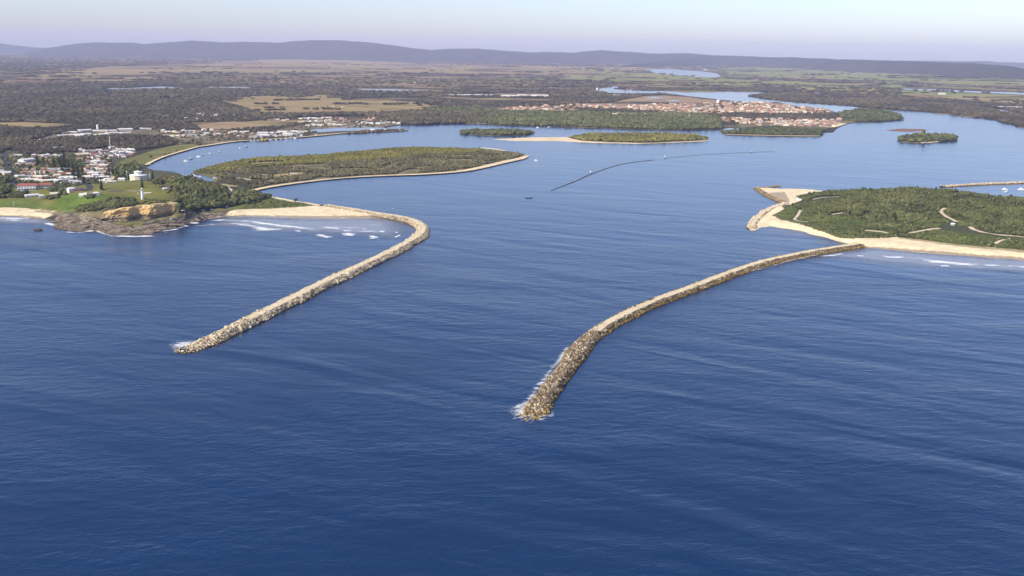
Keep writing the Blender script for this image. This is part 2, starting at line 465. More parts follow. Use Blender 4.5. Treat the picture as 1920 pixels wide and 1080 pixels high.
main_pts = [(-420, 300), (0, 300), (150, 304), (240, 308), (268, 313), (275, 310), (285, 303), (300, 297), (330, 288), (365, 277), (400, 272), (440, 266), (480, 263), (520, 261), (560, 258), (600, 255), (640, 251), (700, 248), (752, 246), (766, 244.5), (752, 243), (722, 242), (715, 240), (735, 236), (752, 233.5),
    (790, 233), (860, 231), (912, 232), (960, 235), (1050, 237), (1120, 239), (1200, 242), (1280, 244), (1335, 243), (1350, 242), (1354, 250), (1375, 253), (1440, 255), (1538, 256), (1541, 248), (1562, 247), (1569, 240), (1585, 232), (1600, 229.5), (1640, 229), (1688, 226), (1693, 221), (1685, 215), (1660, 209), (1625, 204), (1604, 206), (1588, 209), (1567, 212),
    (1562, 207), (1575, 202), (1600, 200.5), (1650, 204), (1680, 205.5), (1730, 209.5), (1790, 215), (1850, 222), (1872, 226), (1880, 229), (1905, 233), (1910, 238), (1930, 241), (2060, 258), (2400, 300), (2500, yh(2500) + FAR), (-560, yh(-560) + FAR)]
i_top = len(main_pts) - 2
_, MAIN = sheet('mainland', main_pts, 1.5, M_forest_floor, it=0, skirt=3.0, label='wide flat wooded river plain behind the estuary', cat='land')

LAKES = [
 [(186, 168), (200, 165.5), (250, 164.5), (300, 162), (316, 162.5), (350, 165), (400, 163.5), (440, 163), (480, 164.5), (530, 165), (572, 167), (555, 168.5), (500, 167.5), (420, 167.5), (330, 168.5), (250, 169.5), (200, 169.5)],
 [(655, 168.5), (690, 167), (745, 167.5), (800, 170), (770, 172), (720, 172.5), (690, 171)],
 [(1210, 131), (1225, 129), (1255, 129), (1290, 132), (1318, 134), (1345, 138), (1352, 144), (1330, 145), (1280, 142), (1230, 138)],
 [(1120, 166), (1150, 162), (1168, 163), (1150, 167), (1200, 170), (1260, 171.5), (1290, 173.5), (1330, 173.5), (1360, 172), (1400, 173), (1462, 175), (1440, 176.5), (1408, 179), (1406, 182), (1420, 184), (1440, 187), (1455, 189), (1500, 192.5), (1560, 197), (1612, 201.5), (1600, 206), (1566, 211), (1552, 205), (1500, 199.5), (1455, 191), (1435, 193), (1395, 190.5), (1350, 187), (1318, 183), (1290, 180), (1240, 174), (1185, 175.5), (1145, 176), (1120, 171)],
 [(1512, 175), (1525, 173), (1558, 176), (1540, 177.5), (1522, 176.5)],
 [(1848, 202), (1870, 204), (1905, 211.5), (1918, 213), (1890, 214.5), (1868, 209)],
 [(1690, 165.5), (1800, 169.5), (1940, 175), (1940, 179), (1800, 172.5), (1690, 167.5)],
 [(574, 246.5), (588, 242.5), (640, 239.5), (690, 238.5), (722, 239.5), (716, 242), (690, 243.5), (640, 246), (600, 248)],
 [(1357, 242), (1368, 240), (1392, 242), (1392, 246), (1368, 247), (1354, 246)],
 [(1648, 184), (1662, 183), (1672, 186), (1660, 187)],
 [(1206, 184.5), (1225, 182), (1250, 183), (1232, 185)],
 [(1250, 189.2), (1264, 187.6), (1282, 188.4), (1268, 190)],
]
LAKE_DESC = ['long narrow pale lake across the left plain', 'thin sliver of water in the middle of the plain', 'far bend of the river beside green fields', 'winding side channel behind the brown-roofed river town',
             'short pale pond in the right-hand woods', 'narrow creek at the right edge below white sheds', 'thin far river reach along the right fields', 'sheltered boat basin behind the marina spit', 'small canal basin beside the river town', 'tiny pond in the right-hand wood', 'pale pond on the tan cleared land, upper one', 'pale pond on the tan cleared land, lower one']
LK = []
for i, (p, d) in enumerate(zip(LAKES, LAKE_DESC)):
    _, q = sheet('lake', p, 2.6, M_lake, it=2, amp=.05, seed=20 + i, label=d, cat='water'); LK.append(q)

FIELDS = [
 ('dry', [(50, 143), (105, 139), (150, 136), (165, 130), (180, 127), (330, 124), (400, 120), (420, 115), (520, 112), (640, 113), (760, 118), (860, 121), (1000, 123), (1200, 126), (1225, 129), (1200, 135), (1150, 139), (1050, 141), (900, 139), (800, 137), (640, 138), (560, 137), (420, 136), (300, 136), (270, 140), (110, 141), (85, 145)], 'long tan pasture below the far left hills'),
 ('scrub', [(340, 150), (350, 146), (430, 143), (480, 142), (560, 141), (640, 141), (720, 145), (850, 149), (900, 152), (1000, 154), (960, 161), (880, 163), (760, 161), (640, 161), (560, 161), (480, 159), (420, 154)], 'reddish scrubby plain in the left middle distance'),
 ('scrub', [(0, 152), (60, 147), (200, 144), (330, 144), (330, 152), (260, 154), (180, 156), (60, 157), (0, 158)], 'mauve scrub strip at the far left'),
 ('dry', [(412, 190), (430, 184), (500, 180.5), (560, 183), (600, 177.5), (640, 180), (640, 188), (700, 189), (740, 188.5), (790, 192), (804, 198), (792, 206), (740, 212), (660, 214), (600, 214.5), (540, 216), (500, 214), (462, 209), (470, 202), (440, 197)], 'broad tan paddock behind the marina town'),
 ('dry', [(778, 197), (860, 195.5), (885, 199), (860, 203), (800, 207), (778, 206)], 'small tan paddock beside dark woods in the centre'),
 ('dry', [(-60, 231), (0, 229.5), (50, 228.5), (100, 231), (142, 233.5), (112, 238.5), (80, 241.5), (40, 238.5), (-60, 238)], 'straw-coloured clearing at the left edge'),
 ('bare', [(368, 236), (400, 229.5), (440, 228), (480, 232), (502, 236), (462, 240.5), (400, 242), (374, 241)], 'brown cleared field above the riverside houses'),
 ('dry', [(298, 184), (340, 182.5), (400, 183), (396, 187), (330, 188), (298, 187)], 'thin pale clearing inside the left woods'),
 ('bare', [(1155, 191), (1180, 185), (1205, 180.5), (1240, 179), (1290, 182), (1330, 186), (1352, 190), (1340, 194), (1300, 193), (1250, 191.5), (1200, 190.5)], 'tan cleared land behind the river town'),
 ('bare', [(920, 205), (950, 201), (1000, 200), (1040, 201), (1020, 205), (980, 208), (930, 208)], 'bare building land at the west end of the river town'),
 ('dry', [(905, 167), (950, 154), (1010, 155), (1012, 160), (980, 163), (920, 163)], 'pale clearing beyond the white sheds'),
 ('dry', [(1040, 124), (1120, 126), (1220, 128), (1205, 133), (1120, 134), (1040, 131)], 'far tan meadow in the centre plain'),
 ('green', [(1060, 141), (1160, 138), (1230, 137), (1290, 143), (1350, 146), (1420, 150), (1432, 157), (1400, 161), (1330, 158), (1240, 155), (1120, 152), (1060, 147)], 'green cane field below the far river bend'),
 ('lime', [(1500, 162.5), (1560, 161), (1600, 163), (1645, 166), (1650, 177), (1600, 177.5), (1560, 173.5), (1515, 169)], 'yellow-green cane field on the right plain'),
 ('green', [(1350, 128), (1420, 126), (1500, 130), (1600, 135), (1750, 143), (1940, 150), (1940, 160), (1800, 158), (1700, 153), (1600, 150), (1480, 146), (1370, 139)], 'pale green farmland below the far right ridge'),
 ('green', [(1420, 152), (1500, 152), (1600, 158), (1700, 161), (1690, 164), (1600, 160), (1500, 158), (1440, 160)], 'narrow green field beside the far river reach'),
 ('green', [(1665, 168), (1750, 171), (1940, 180.5), (1940, 187), (1800, 181), (1665, 176)], 'green strip along the right river plain'),
 ('dry', [(1665, 176), (1780, 181), (1940, 189), (1940, 194), (1800, 189), (1700, 181)], 'straw strip bordering the right-hand woods'),
 ('grass', [(226, 304), (236, 298), (262, 290), (300, 278), (330, 272), (362, 270.5), (372, 273), (350, 280), (320, 290), (292, 300), (272, 309), (245, 306)], 'olive green riverside park'),
 ('bare', [(1080, 196), (1120, 194), (1200, 195), (1300, 194), (1400, 191), (1480, 197), (1550, 206), (1562, 212), (1500, 212), (1420, 212), (1340, 214), (1260, 210), (1180, 206), (1100, 202)], 'built-up ground of the river town'),
 ('town', [(1380, 233), (1440, 226), (1560, 225), (1584, 228), (1566, 238), (1540, 242), (1440, 237), (1390, 240)], 'built-up ground on the river town point'),
 ('town', [(460, 262), (480, 252), (520, 243), (600, 228), (690, 226), (760, 230), (745, 234), (700, 238), (620, 240), (580, 244), (560, 256), (500, 261)], 'built-up ground behind the marina'),
 ('town', [(340, 268), (345, 246), (440, 244), (480, 250), (470, 258), (440, 264), (400, 270)], 'built-up ground by the riverside houses'),
 ('town', [(60, 268), (95, 252), (170, 246), (290, 243), (300, 250), (290, 258), (200, 256), (110, 262)], 'built-up ground around the white sheds on the left'),
]
def strips(name, label, n, mat, seed, y0, y1, x0=-40, x1=1960, z=2.35):
    r = np.random.default_rng(seed); V = []; F = []; o = 0
    for _ in range(n):
        x = r.uniform(x0, x1); y = yh(x) + r.uniform(y0, y1); w = r.uniform(14, 95) * (1 if r.uniform() < .8 else 1.8); h = r.uniform(.5, 1.7); m = 26; t = np.linspace(0, 2 * math.pi, m, endpoint=False)
        rad = 1 + .35 * vnoise(np.cos(t) * 3 + 9, np.sin(t) * 3 + 9, 1.2, int(r.integers(999)), 3); ex = .55
        qx = x + w * np.sign(np.cos(t)) * np.abs(np.cos(t)) ** ex * rad; qy = y + h * np.sign(np.sin(t)) * np.abs(np.sin(t)) ** ex * rad + (qx - x) * r.uniform(-.01, .03)
        if not inside(qx, qy, MAIN).all() or any(inside(qx, qy - .5, l).any() for l in LK): continue
        P = at(qx, qy, z); V += [P, at([x], [y], z)]; F += [(o + k, o + (k + 1) % m, o + m) for k in range(m)]; o += m + 1
    F = np.array(F)[:, ::-1]; tag(link(name, mesh_np(name, np.concatenate(V), F, [mat])), label, 'pastures', None, 'structure')
strips('pastures', 'many thin tan pasture strips across the wooded plain', 150, M_dry, 61, 22, 84)
strips('pastures', 'thin green pasture strips on the right side of the plain', 60, M_green, 62, 22, 70, 950, 1960, 2.45)
strips('pastures', 'reddish scrub strips scattered over the left plain', 50, M_scrubland, 63, 20, 70, -40, 1100, 2.55)
M_grass = ground('park_grass', [(.30, (.10, .105, .03)), (.6, (.17, .16, .05))], .012, 6, .6)
FM = {'dry': M_dry, 'scrub': M_scrubland, 'green': M_green, 'lime': M_lime, 'bare': M_bare, 'grass': M_grass, 'town': M_towngnd}
FP = []
for i, (k, p, d) in enumerate(FIELDS):
    _, q = sheet('field', p, 1.8 + .02 * i, FM[k], it=2, amp=.10, seed=50 + i, label=d, cat='field'); FP.append((k, q))

# thin field boundaries, tracks and pale levee edges on the plain
def ribbon(name, pts, w, mat, lift=.12, label=None, cat='path', kind='structure', n=60, floor=1.5, ground_fn=None):
    P = on([p[0] for p in pts], [p[1] for p in pts], floor) if ground_fn is None else ground_fn(pts)
    S, L = spline(P[:, :2], n); T = np.gradient(S, axis=0); T /= np.linalg.norm(T, axis=1)[:, None] + 1e-9
    N = np.stack([-T[:, 1], T[:, 0]], 1); ww = np.full(n, w) if np.isscalar(w) else np.interp(np.linspace(0, 1, n), np.linspace(0, 1, len(w)), w)
    ww = ww * (1 + .18 * np.sin(np.arange(n) * 1.7) * np.sin(np.arange(n) * .61))
    rows = []
    for k in np.linspace(-.5, .5, 5):
        Q = S + N * (k * ww)[:, None]; rows.append(np.concatenate([Q, (gz(Q[:, 0], Q[:, 1], floor) + lift)[:, None]], 1))
    V = np.stack(rows, 1).reshape(-1, 3); i = np.arange(n * 5).reshape(n, 5)
    F = np.stack([i[:-1, :-1].ravel(), i[1:, :-1].ravel(), i[1:, 1:].ravel(), i[:-1, 1:].ravel()], 1)[:, ::-1]
    return tag(link(name, mesh_np(name, V, F, [mat], smooth=True)), label, cat, None, kind)

# ---------------------------------------------------------------- relief: the headland with its town
nb = NB('headland_cover'); cov = nb.attr('cover', 0)
n1 = nb.noise(.09, 6, .65); n2 = nb.noise(.9, 4, .6)
cc = nb.mix(.75, cov, nb.ramp(n1, [(.30, (.74, .73, .71)), (.70, (1.22, 1.23, 1.25))]), 'MULTIPLY')
nb.base(nb.mix(.5, cc, nb.ramp(n2, [(.3, (.80, .79, .77)), (.7, (1.2, 1.19, 1.18))]), 'MULTIPLY'))
M_cover = nb.fin(.95, .1, nb.bump(n2, .5, .5))

GRASS = (.150, .150, .040); BRIGHT = (.100, .150, .028); DRYG = (.19, .16, .065); SAND = (.70, .58, .37); WET = (.34, .27, .18)
ROCK = (.150, .128, .085); PALE = (.30, .26, .205); TOWN = (.082, .080, .046); BUSHF = (.05, .052, .025); DIRT = (.26, .21, .13)
shore = [(-260, 396), (-60, 402), (0, 405), (40, 407), (75, 409), (100, 413), (112, 420), (104, 428), (125, 432), (150, 434), (178, 432), (196, 438), (215, 441), (250, 441), (284, 440), (288, 435), (300, 431), (330, 427), (352, 419), (380, 413), (410, 408), (430, 404.5), (480, 405), (540, 407.5), (600, 408.5), (660, 408), (700, 407), (722, 403),
         (700, 398.5), (650, 390.5), (600, 383.5), (560, 377.5), (530, 372), (505, 368), (488, 362), (476, 358), (480, 353), (500, 349), (520, 346), (480, 330), (400, 332), (402, 341), (385, 344), (365, 342), (340, 335), (310, 330), (290, 325), (279, 317), (274, 311), (262, 310), (235, 300), (150, 288), (0, 282), (-280, 278)]
top = [(192, 399, 20), (209, 395, 22), (225, 391, 24), (238, 394, 24), (249, 389, 26), (260, 386, 27), (279, 383, 27.5), (299, 384, 27), (317, 383, 26), (327, 386, 25), (335, 394, 14)]
bot = [(192, 415, 5), (209, 415.5, 4.5), (225, 415.5, 4.5), (238, 415, 4.5), (249, 413, 4.5), (260, 411.5, 5), (279, 411, 5), (299, 408.5, 5.5), (317, 405.5, 6), (327, 404, 6.5), (335, 400.5, 8)]
spots = [(a, b, c) for a, b, c in bot] + [(a, b, c, 4.0, 14.0, 0.0) for a, b, c in top] + [(a, b - 1, c, 4.0, 26.0, .5) for a, b, c in top]
spots += [(267, 373, 29), (260, 341, 31), (215, 350, 29), (300, 350, 29), (322, 358, 27), (320, 376, 27), (250, 379, 28.5), (225, 376, 28), (165, 352, 25), (180, 366, 25), (150, 390, 15), (172, 396, 15), (140, 398, 9), (120, 390, 12), (100, 392, 6), (60, 388, 5), (20, 388, 5), (0, 388, 5), (-80, 386, 6), (110, 375, 17), (60, 372, 13), (20, 370, 13),
          (60, 352, 19), (100, 350, 21), (140, 345, 22), (0, 345, 16), (-80, 345, 16), (50, 330, 17), (110, 325, 18), (150, 325, 18), (190, 325, 18), (200, 338, 24), (60, 305, 12), (120, 305, 13), (170, 305, 12), (0, 310, 10), (-120, 310, 10), (200, 300, 8), (230, 320, 14), (250, 328, 20), (285, 335, 22), (230, 306, 5), (100, 290, 6), (0, 288, 5), (350, 352, 16), (345, 372, 17), (370, 362, 15), (390, 380, 9), (370, 388, 7),
          (345, 396, 9), (352, 391, 10), (342, 386, 15), (420, 350, 7), (400, 352, 8), (425, 375, 6), (450, 372, 5), (440, 390, 3.5), (480, 395, 3), (540, 396, 2.8), (600, 397, 2.6), (660, 400, 2.6), (560, 384, 4), (510, 382, 4.5), (480, 365, 3.5), (455, 345, 3), (340, 405, 4), (300, 415, 3.5), (250, 425, 3), (215, 428, 3), (160, 424, 4), (150, 408, 6), (135, 412, 6), (120, 422, 3), (110, 402, 3), (60, 398, 2.5), (-60, 395, 2.5), (370, 402, 4.5), (400, 397, 5)]
z_rock = [[(98, 400), (118, 396), (136, 399), (165, 405), (192, 412), (225, 417), (262, 420), (285, 412), (340, 404), (372, 399), (405, 397), (432, 395), (436, 404), (352, 424), (300, 446), (90, 446)]]
zones = [
 ([(-300, 270), (300, 270), (300, 345), (-300, 350)], TOWN),
 ([(-40, 296), (8, 296), (10, 318), (-40, 320)], (.16, .15, .07)), ([(16, 288), (24, 288), (30, 316), (22, 318)], (.20, .18, .10)), ([(84, 298), (102, 297), (104, 309), (86, 310)], (.26, .21, .11)),
 ([(222, 305), (236, 297), (300, 280), (300, 312), (262, 314)], GRASS),
 ([(-300, 392), (-300, 350), (0, 350), (60, 352), (110, 352), (165, 346), (200, 340), (235, 338), (322, 342), (334, 352), (326, 384), (255, 388), (200, 378), (150, 388), (136, 399), (100, 396), (0, 391)], GRASS),
 ([(108, 372), (130, 362), (170, 366), (215, 366), (206, 372), (176, 379), (150, 385), (134, 397), (112, 396), (92, 390)], BRIGHT),
 ([(0, 374), (40, 373), (80, 378), (92, 390), (60, 390), (0, 389)], (.11, .145, .035)),
 ([(200, 357), (232, 356), (232, 360), (205, 361)], (.11, .10, .07)),
 ([(240, 357), (262, 357), (262, 358.5), (240, 358.5)], (.22, .20, .14)),
 ([(-300, 388), (0, 389), (50, 390.5), (100, 396), (130, 399), (118, 403), (98, 405), (75, 412), (-300, 412)], SAND),
 ([(-300, 401), (0, 403), (60, 405), (80, 407), (75, 412), (-300, 412)], WET),
 ([(60, 393), (100, 396.5), (130, 399), (112, 402), (70, 398)], (.30, .25, .19)),
 ([(138, 392), (160, 396), (195, 396), (195, 412), (165, 408), (142, 402)], (.17, .145, .075)),
 z_rock and (z_rock[0], ROCK),
 ([(98, 402), (112, 404), (112, 428), (100, 436), (90, 420)], (.055, .045, .045)),
 ([(150, 404), (192, 414), (240, 424), (285, 424), (262, 428), (215, 424), (170, 416), (150, 412)], PALE),
 ([(205, 417), (245, 417), (270, 413), (270, 420), (262, 424), (230, 424), (212, 422)], (.15, .145, .05)),
 ([(280, 422), (340, 410), (400, 399), (432, 397), (436, 404), (352, 421), (300, 432)], (.27, .225, .165)),
 ([(290, 411), (336, 401), (380, 392), (425, 386), (440, 386), (432, 394), (400, 397), (345, 405), (300, 416)], (.16, .14, .065)),
 ([(318, 342), (345, 336), (400, 342), (470, 356), (505, 368), (480, 380), (440, 388), (400, 392), (340, 398), (322, 384), (334, 352)], BUSHF),
 ([(408, 346), (428, 343), (446, 343), (446, 349), (432, 350), (412, 353)], (.34, .28, .15)),
 ([(430, 392), (436, 386), (470, 379), (505, 370), (530, 374), (560, 379), (590, 385), (560, 388), (500, 391), (450, 393)], (.125, .14, .04)),
 ([(426, 397), (440, 393), (500, 391.5), (560, 388), (592, 385.5), (640, 390), (720, 401), (722, 410), (426, 410)], SAND),
 ([(505, 367), (530, 371), (560, 376.5), (600, 382.5), (600, 386), (560, 380), (530, 375), (507, 370)], SAND),
 ([(440, 403), (520, 404), (600, 405), (700, 404), (722, 412), (430, 412)], WET),
]
TERR.append(Terrain('headland', shore, spots, zones, TOWN, 3.2, 26, .5, M_cover, 'green headland with seaside town, lawns, cliff and rock ledges', rockzone=z_rock, step=[(*at(p[0], p[1], p[2])[:2], p[2], q[2]) for p, q in zip(bot, top)]))

# ---------------------------------------------------------------- relief: the wooded spit on the right
spit_shore = [(1404, 429), (1408, 418), (1420, 406), (1440, 394), (1462, 384), (1472, 381), (1455, 373), (1436, 364), (1417, 351.5), (1440, 352), (1480, 353.5), (1530, 356.5), (1552, 359), (1600, 359), (1680, 358), (1780, 362), (1850, 370), (1930, 380), (2120, 400), (2300, 520), (2100, 500), (1930, 489), (1850, 483), (1780, 478), (1700, 471), (1645, 466), (1612, 464), (1596, 458), (1560, 449), (1520, 439.5), (1480, 429.5), (1445, 424), (1424, 427), (1416, 432), (1408, 432)]
sp_spots = [(1440, 358, 1.5), (1500, 358, 1.6), (1470, 372, 2), (1490, 378, 3), (1440, 405, 3), (1425, 420, 2.8), (1460, 405, 5), (1480, 415, 5), (1520, 428, 5), (1560, 437, 5), (1600, 446, 5), (1500, 395, 7), (1560, 400, 9), (1620, 400, 10), (1680, 395, 11), (1750, 395, 11), (1850, 400, 11), (1920, 410, 10), (2050, 430, 9), (1600, 375, 6), (1700, 372, 7), (1800, 378, 7), (1900, 392, 7), (1650, 430, 8), (1720, 436, 8), (1800, 440, 8), (1900, 452, 8), (2000, 460, 7), (1660, 452, 4), (1740, 458, 4.5), (1840, 468, 4.5), (1920, 473, 4.5), (2050, 485, 4), (1640, 462, 2), (1780, 473, 2), (1900, 484, 2)]
SCRUB = (.100, .112, .040); WOODF = (.062, .068, .032)
sp_zones = [
 ([(1440, 345), (2400, 345), (2400, 470), (1920, 470), (1780, 456), (1640, 446), (1560, 440), (1452, 404), (1480, 384)], WOODF),
 ([(1452, 402), (1500, 396), (1600, 415), (1700, 425), (1760, 430), (1920, 452), (1920, 470), (1850, 463), (1780, 456), (1720, 449), (1680, 446), (1610, 448), (1580, 445), (1540, 433), (1500, 419), (1470, 411)], SCRUB),
 ([(1640, 447), (1680, 445), (1720, 449), (1780, 456), (1850, 463), (1930, 470), (2400, 500), (2400, 540), (1930, 500), (1600, 470), (1596, 452), (1620, 444)], SAND),
 ([(1680, 446), (1720, 449), (1780, 456), (1850, 463), (1930, 470), (1930, 474), (1850, 467), (1780, 460), (1720, 452)], (.36, .29, .16)),
 ([(1620, 461.5), (1700, 466.5), (1800, 474.5), (1930, 484), (2200, 500), (2200, 530), (1930, 500), (1600, 475)], WET),
 ([(1400, 436), (1400, 410), (1440, 392), (1466, 385), (1470, 392), (1448, 404), (1462, 411), (1500, 420), (1540, 434), (1580, 446), (1612, 450), (1612, 466), (1560, 455), (1480, 433)], SAND),
 ([(1400, 340), (1556, 352), (1556, 361), (1518, 362), (1492, 367), (1500, 376), (1482, 384), (1460, 384)], SAND),
 ([(1438, 362), (1470, 360), (1480, 374), (1478, 383), (1466, 384)], (.36, .29, .20)),
 ([(1590, 441), (1620, 443), (1678, 441), (1640, 447), (1610, 450)], SAND),
]
TRACKS = [[(1501, 394), (1496, 403), (1490, 412), (1502, 415), (1515, 416)], [(1705, 437), (1739, 431), (1762, 428)], [(1772, 390), (1764, 396), (1774, 406), (1794, 416)], [(1818, 425), (1841, 435), (1879, 441), (1930, 446)], [(1866, 457), (1884, 449)], [(1560, 402), (1580, 399)], [(1622, 432), (1650, 434), (1664, 437)], [(1524, 374), (1545, 370), (1575, 369)]]
TERR.append(Terrain('spit', spit_shore, sp_spots, sp_zones, SCRUB, 3.6, 24, .8, M_cover, 'scrub covered sandy spit on the right with beaches on both sides', seed=5))

# ---------------------------------------------------------------- islands
I1 = [(362, 322), (385, 315), (430, 303), (480, 297), (540, 293), (600, 289.5), (640, 286), (700, 280), (740, 276), (790, 275), (850, 277), (880, 279), (905, 279), (940, 282), (975, 287), (990, 291), (975, 297.5), (940, 305.5), (900, 315), (860, 322), (800, 326.5), (740, 329), (680, 331.5), (620, 336), (560, 343), (505, 351), (470, 359), (440, 362), (405, 350), (400, 340), (402, 335), (385, 328)]
M_islefloor = ground('island_floor', [(.30, (.075, .070, .032)), (.50, (.14, .12, .058)), (.68, (.27, .22, .13))], .02, 7, .65)
_, ISL1 = sheet('island', I1, 1.3, M_islefloor, it=2, amp=.03, seed=71, skirt=2.5, label='long wooded low island with a pale beach, joined to the headland', cat='island')
ribbon('island_beach', [(474, 357), (505, 350.5), (560, 342.6), (620, 335.8), (680, 331.2), (740, 328.6), (800, 326.2), (860, 321.6), (900, 314.6), (940, 305), (975, 297), (988, 291.5)], [16, 15, 13, 12, 14, 18, 20, 22, 24, 26, 28, 14], M_sand, .35, 'narrow pale beach along the near shore of the wooded island', 'beach', n=160, ground_fn=lambda p: at([a for a, b in p], [b for a, b in p], 1.3))
ribbon('island_beach', [(902, 277.2), (925, 279.5), (948, 283.5)], [14, 20, 8], M_sand, .38, 'small pale beach at the far tip of the wooded island', 'beach', n=24, ground_fn=lambda p: at([a for a, b in p], [b for a, b in p], 1.3))
for i, (p, d) in enumerate([([(463, 306), (500, 303.5), (536, 303), (530, 307), (490, 308.5), (466, 309)], 'pale clearing on the left half of the wooded island'), ([(838, 291), (870, 290), (895, 291), (880, 293.5), (845, 293)], 'pale clearing at the right end of the wooded island'),
                            ([(500, 327), (560, 322), (580, 326), (545, 333), (505, 336)], 'sandy camp ground on the near left of the wooded island'), ([(776, 312.5), (812, 311.5), (810, 315), (780, 316)], 'sandy patch near the beach of the wooded island')]):
    sheet('clearing', p, 1.55 + i * .02, M_dry, it=2, seed=80 + i, label=d, cat='clearing')
I2 = [(862, 248), (880, 245), (930, 243), (970, 244), (1003, 248.5), (985, 253), (940, 253.5), (900, 252.8), (866, 251)]
I3 = [(1066, 258), (1090, 253), (1150, 250.5), (1200, 250), (1250, 250.5), (1300, 254), (1327, 259), (1327, 263), (1260, 266), (1200, 268), (1140, 266.5), (1090, 263.5)]
I4 = [(1684, 260.5), (1690, 257), (1720, 255), (1760, 253), (1780, 253.5), (1793, 259.5), (1793, 263.5), (1750, 266.5), (1720, 267.5), (1690, 265.5)]
for p, s, d in ((I2, 72, 'small low mangrove island, leftmost of the two mid-river islands'), (I3, 73, 'long mangrove island with a sand bar in mid river'), (I4, 74, 'short wooded island alone on the right side of the river')):
    sheet('island', p, 1.0, M_islefloor, it=2, amp=.04, seed=s, skirt=2.0, label=d, cat='island')
sheet('sand_bar', [(925, 261), (1000, 257.5), (1060, 257), (1095, 260.5), (1120, 264), (1200, 266.5), (1260, 265), (1327, 261.5), (1328, 264.3), (1260, 267.5), (1200, 269.3), (1120, 267.6), (1060, 264.5), (970, 264)], .6, M_sand, it=2, amp=.03, seed=75, skirt=1.0, label='tan sand bar trailing left from the long mangrove island', cat='sand bar')
sheet('sand_bar', [(1725, 266.5), (1740, 265), (1768, 262.6), (1771, 263.8), (1748, 267), (1730, 268)], 1.25, M_sand, it=1, seed=76, skirt=1.5, label='thin pale beach on the short wooded island', cat='beach')
sheet('mud_bank', [(1662, 244), (1690, 241), (1730, 241.8), (1738, 244), (1710, 246.5), (1680, 246)], .5, M_mud, it=2, amp=.05, seed=77, skirt=.8, label='reddish mud bank in the right arm of the river', cat='mud bank')
# pale river-bank beaches of the mainland
for pts, w, d in (([(700, 246.5), (640, 250), (600, 254), (560, 257.5), (520, 260.5), (480, 262.5)], 12, 'stone edge of the marina spit'), ([(790, 232.4), (850, 230.8), (912, 231.6)], 16, 'thin pale beach in front of the central woods'), ([(1362, 252), (1400, 253.4), (1470, 254.6), (1536, 255.2)], 18, 'pale retaining beach along the river town point'),
                  ([(470, 262.6), (430, 266.4), (400, 271), (372, 275)], 14, 'tan bank below the riverside trees'), ([(372, 275), (340, 284), (310, 293), (290, 301), (274, 309.5)], 9, 'low stone sea wall along the riverside park'), ([(720, 238.6), (680, 237.6), (640, 238.6), (600, 241)], 9, 'pale bank of the boat basin'),
                  ([(1600, 140), (1500, 148), (1450, 152)], 10, 'pale track across the right farmland'), ([(1700, 176), (1780, 180), (1860, 184), (1940, 188)], 16, 'pale levee track on the right plain'), ([(430, 184), (500, 180.5), (560, 180), (600, 178)], 14, 'pale track above the broad paddock'), ([(1540, 237), (1562, 238), (1583, 231)], 26, 'pale beach at the tip of the river town')):
    ribbon('bank', pts, w, M_sand, .9, d, 'bank', n=40)
# tracks on the spit and headland
M_track = ground('sandy_track', [(.3, (.50, .41, .27)), (.7, (.62, .52, .36))], .2, 4)
M_asph = ground('asphalt', [(.3, (.045, .045, .05)), (.7, (.065, .065, .07))], .3, 4)
for pts, w, d in (([(1560, 402), (1580, 399)], 6, 'small sandy blowout in the wood near the left of the spit'), ([(1622, 432), (1650, 434), (1664, 437)], 6, 'pale sandy streak in the dune scrub of the spit'), ([(1501, 394), (1496, 403), (1490, 412), (1502, 415), (1515, 416)], 5, 'white sandy track winding near the left side of the spit'), ([(1705, 437), (1739, 431), (1762, 428)], 8, 'white sandy track near the middle of the spit beach'), ([(1772, 390), (1764, 396), (1774, 406), (1794, 416)], 7, 'curving track through the spit wood'),
                  ([(1818, 425), (1841, 435), (1879, 441), (1930, 446)], 8, 'long pale track at the right of the spit'), ([(1866, 457), (1884, 449)], 6, 'short sandy track at the far right of the spit'), ([(1524, 374), (1545, 370), (1575, 369)], 4, 'faint track behind the white shed on the spit')):
    ribbon('track', pts, w, M_track, .25, d, 'track')
ribbon('road', [(268, 423), (290, 417), (310, 412), (340, 406), (370, 398), (395, 393), (425, 388.5)], 7, M_asph, .3, 'dark coastal road between cliff and rock ledges', 'road')
ribbon('road', [(9, 288), (13, 300), (17, 316), (21, 334), (20, 345)], [16, 16, 18, 20, 16], M_asph, .3, 'wide straight town street at the left edge', 'road')
ribbon('road', [(76, 325), (80, 318), (88, 310)], 9, M_asph, .3, 'short side street in the town', 'road')
ribbon('road', [(150, 330), (163, 344), (168, 351), (166, 358)], 11, M_asph, .3, 'dark street curving beside the lawn', 'road')
ribbon('road', [(197, 319), (206, 325), (212, 332), (208, 337)], 9, M_track, .3, 'pale drive curving behind the lawn', 'road')
ribbon('road', [(422, 350), (434, 357), (437, 366), (432, 376), (425, 388)], 6, M_track, .3, 'pale gravel road through the bush to the beach', 'road')
ribbon('road', [(424, 325), (434, 331), (450, 334), (470, 337)], 7, M_track, .3, 'sandy road onto the wooded island', 'road')

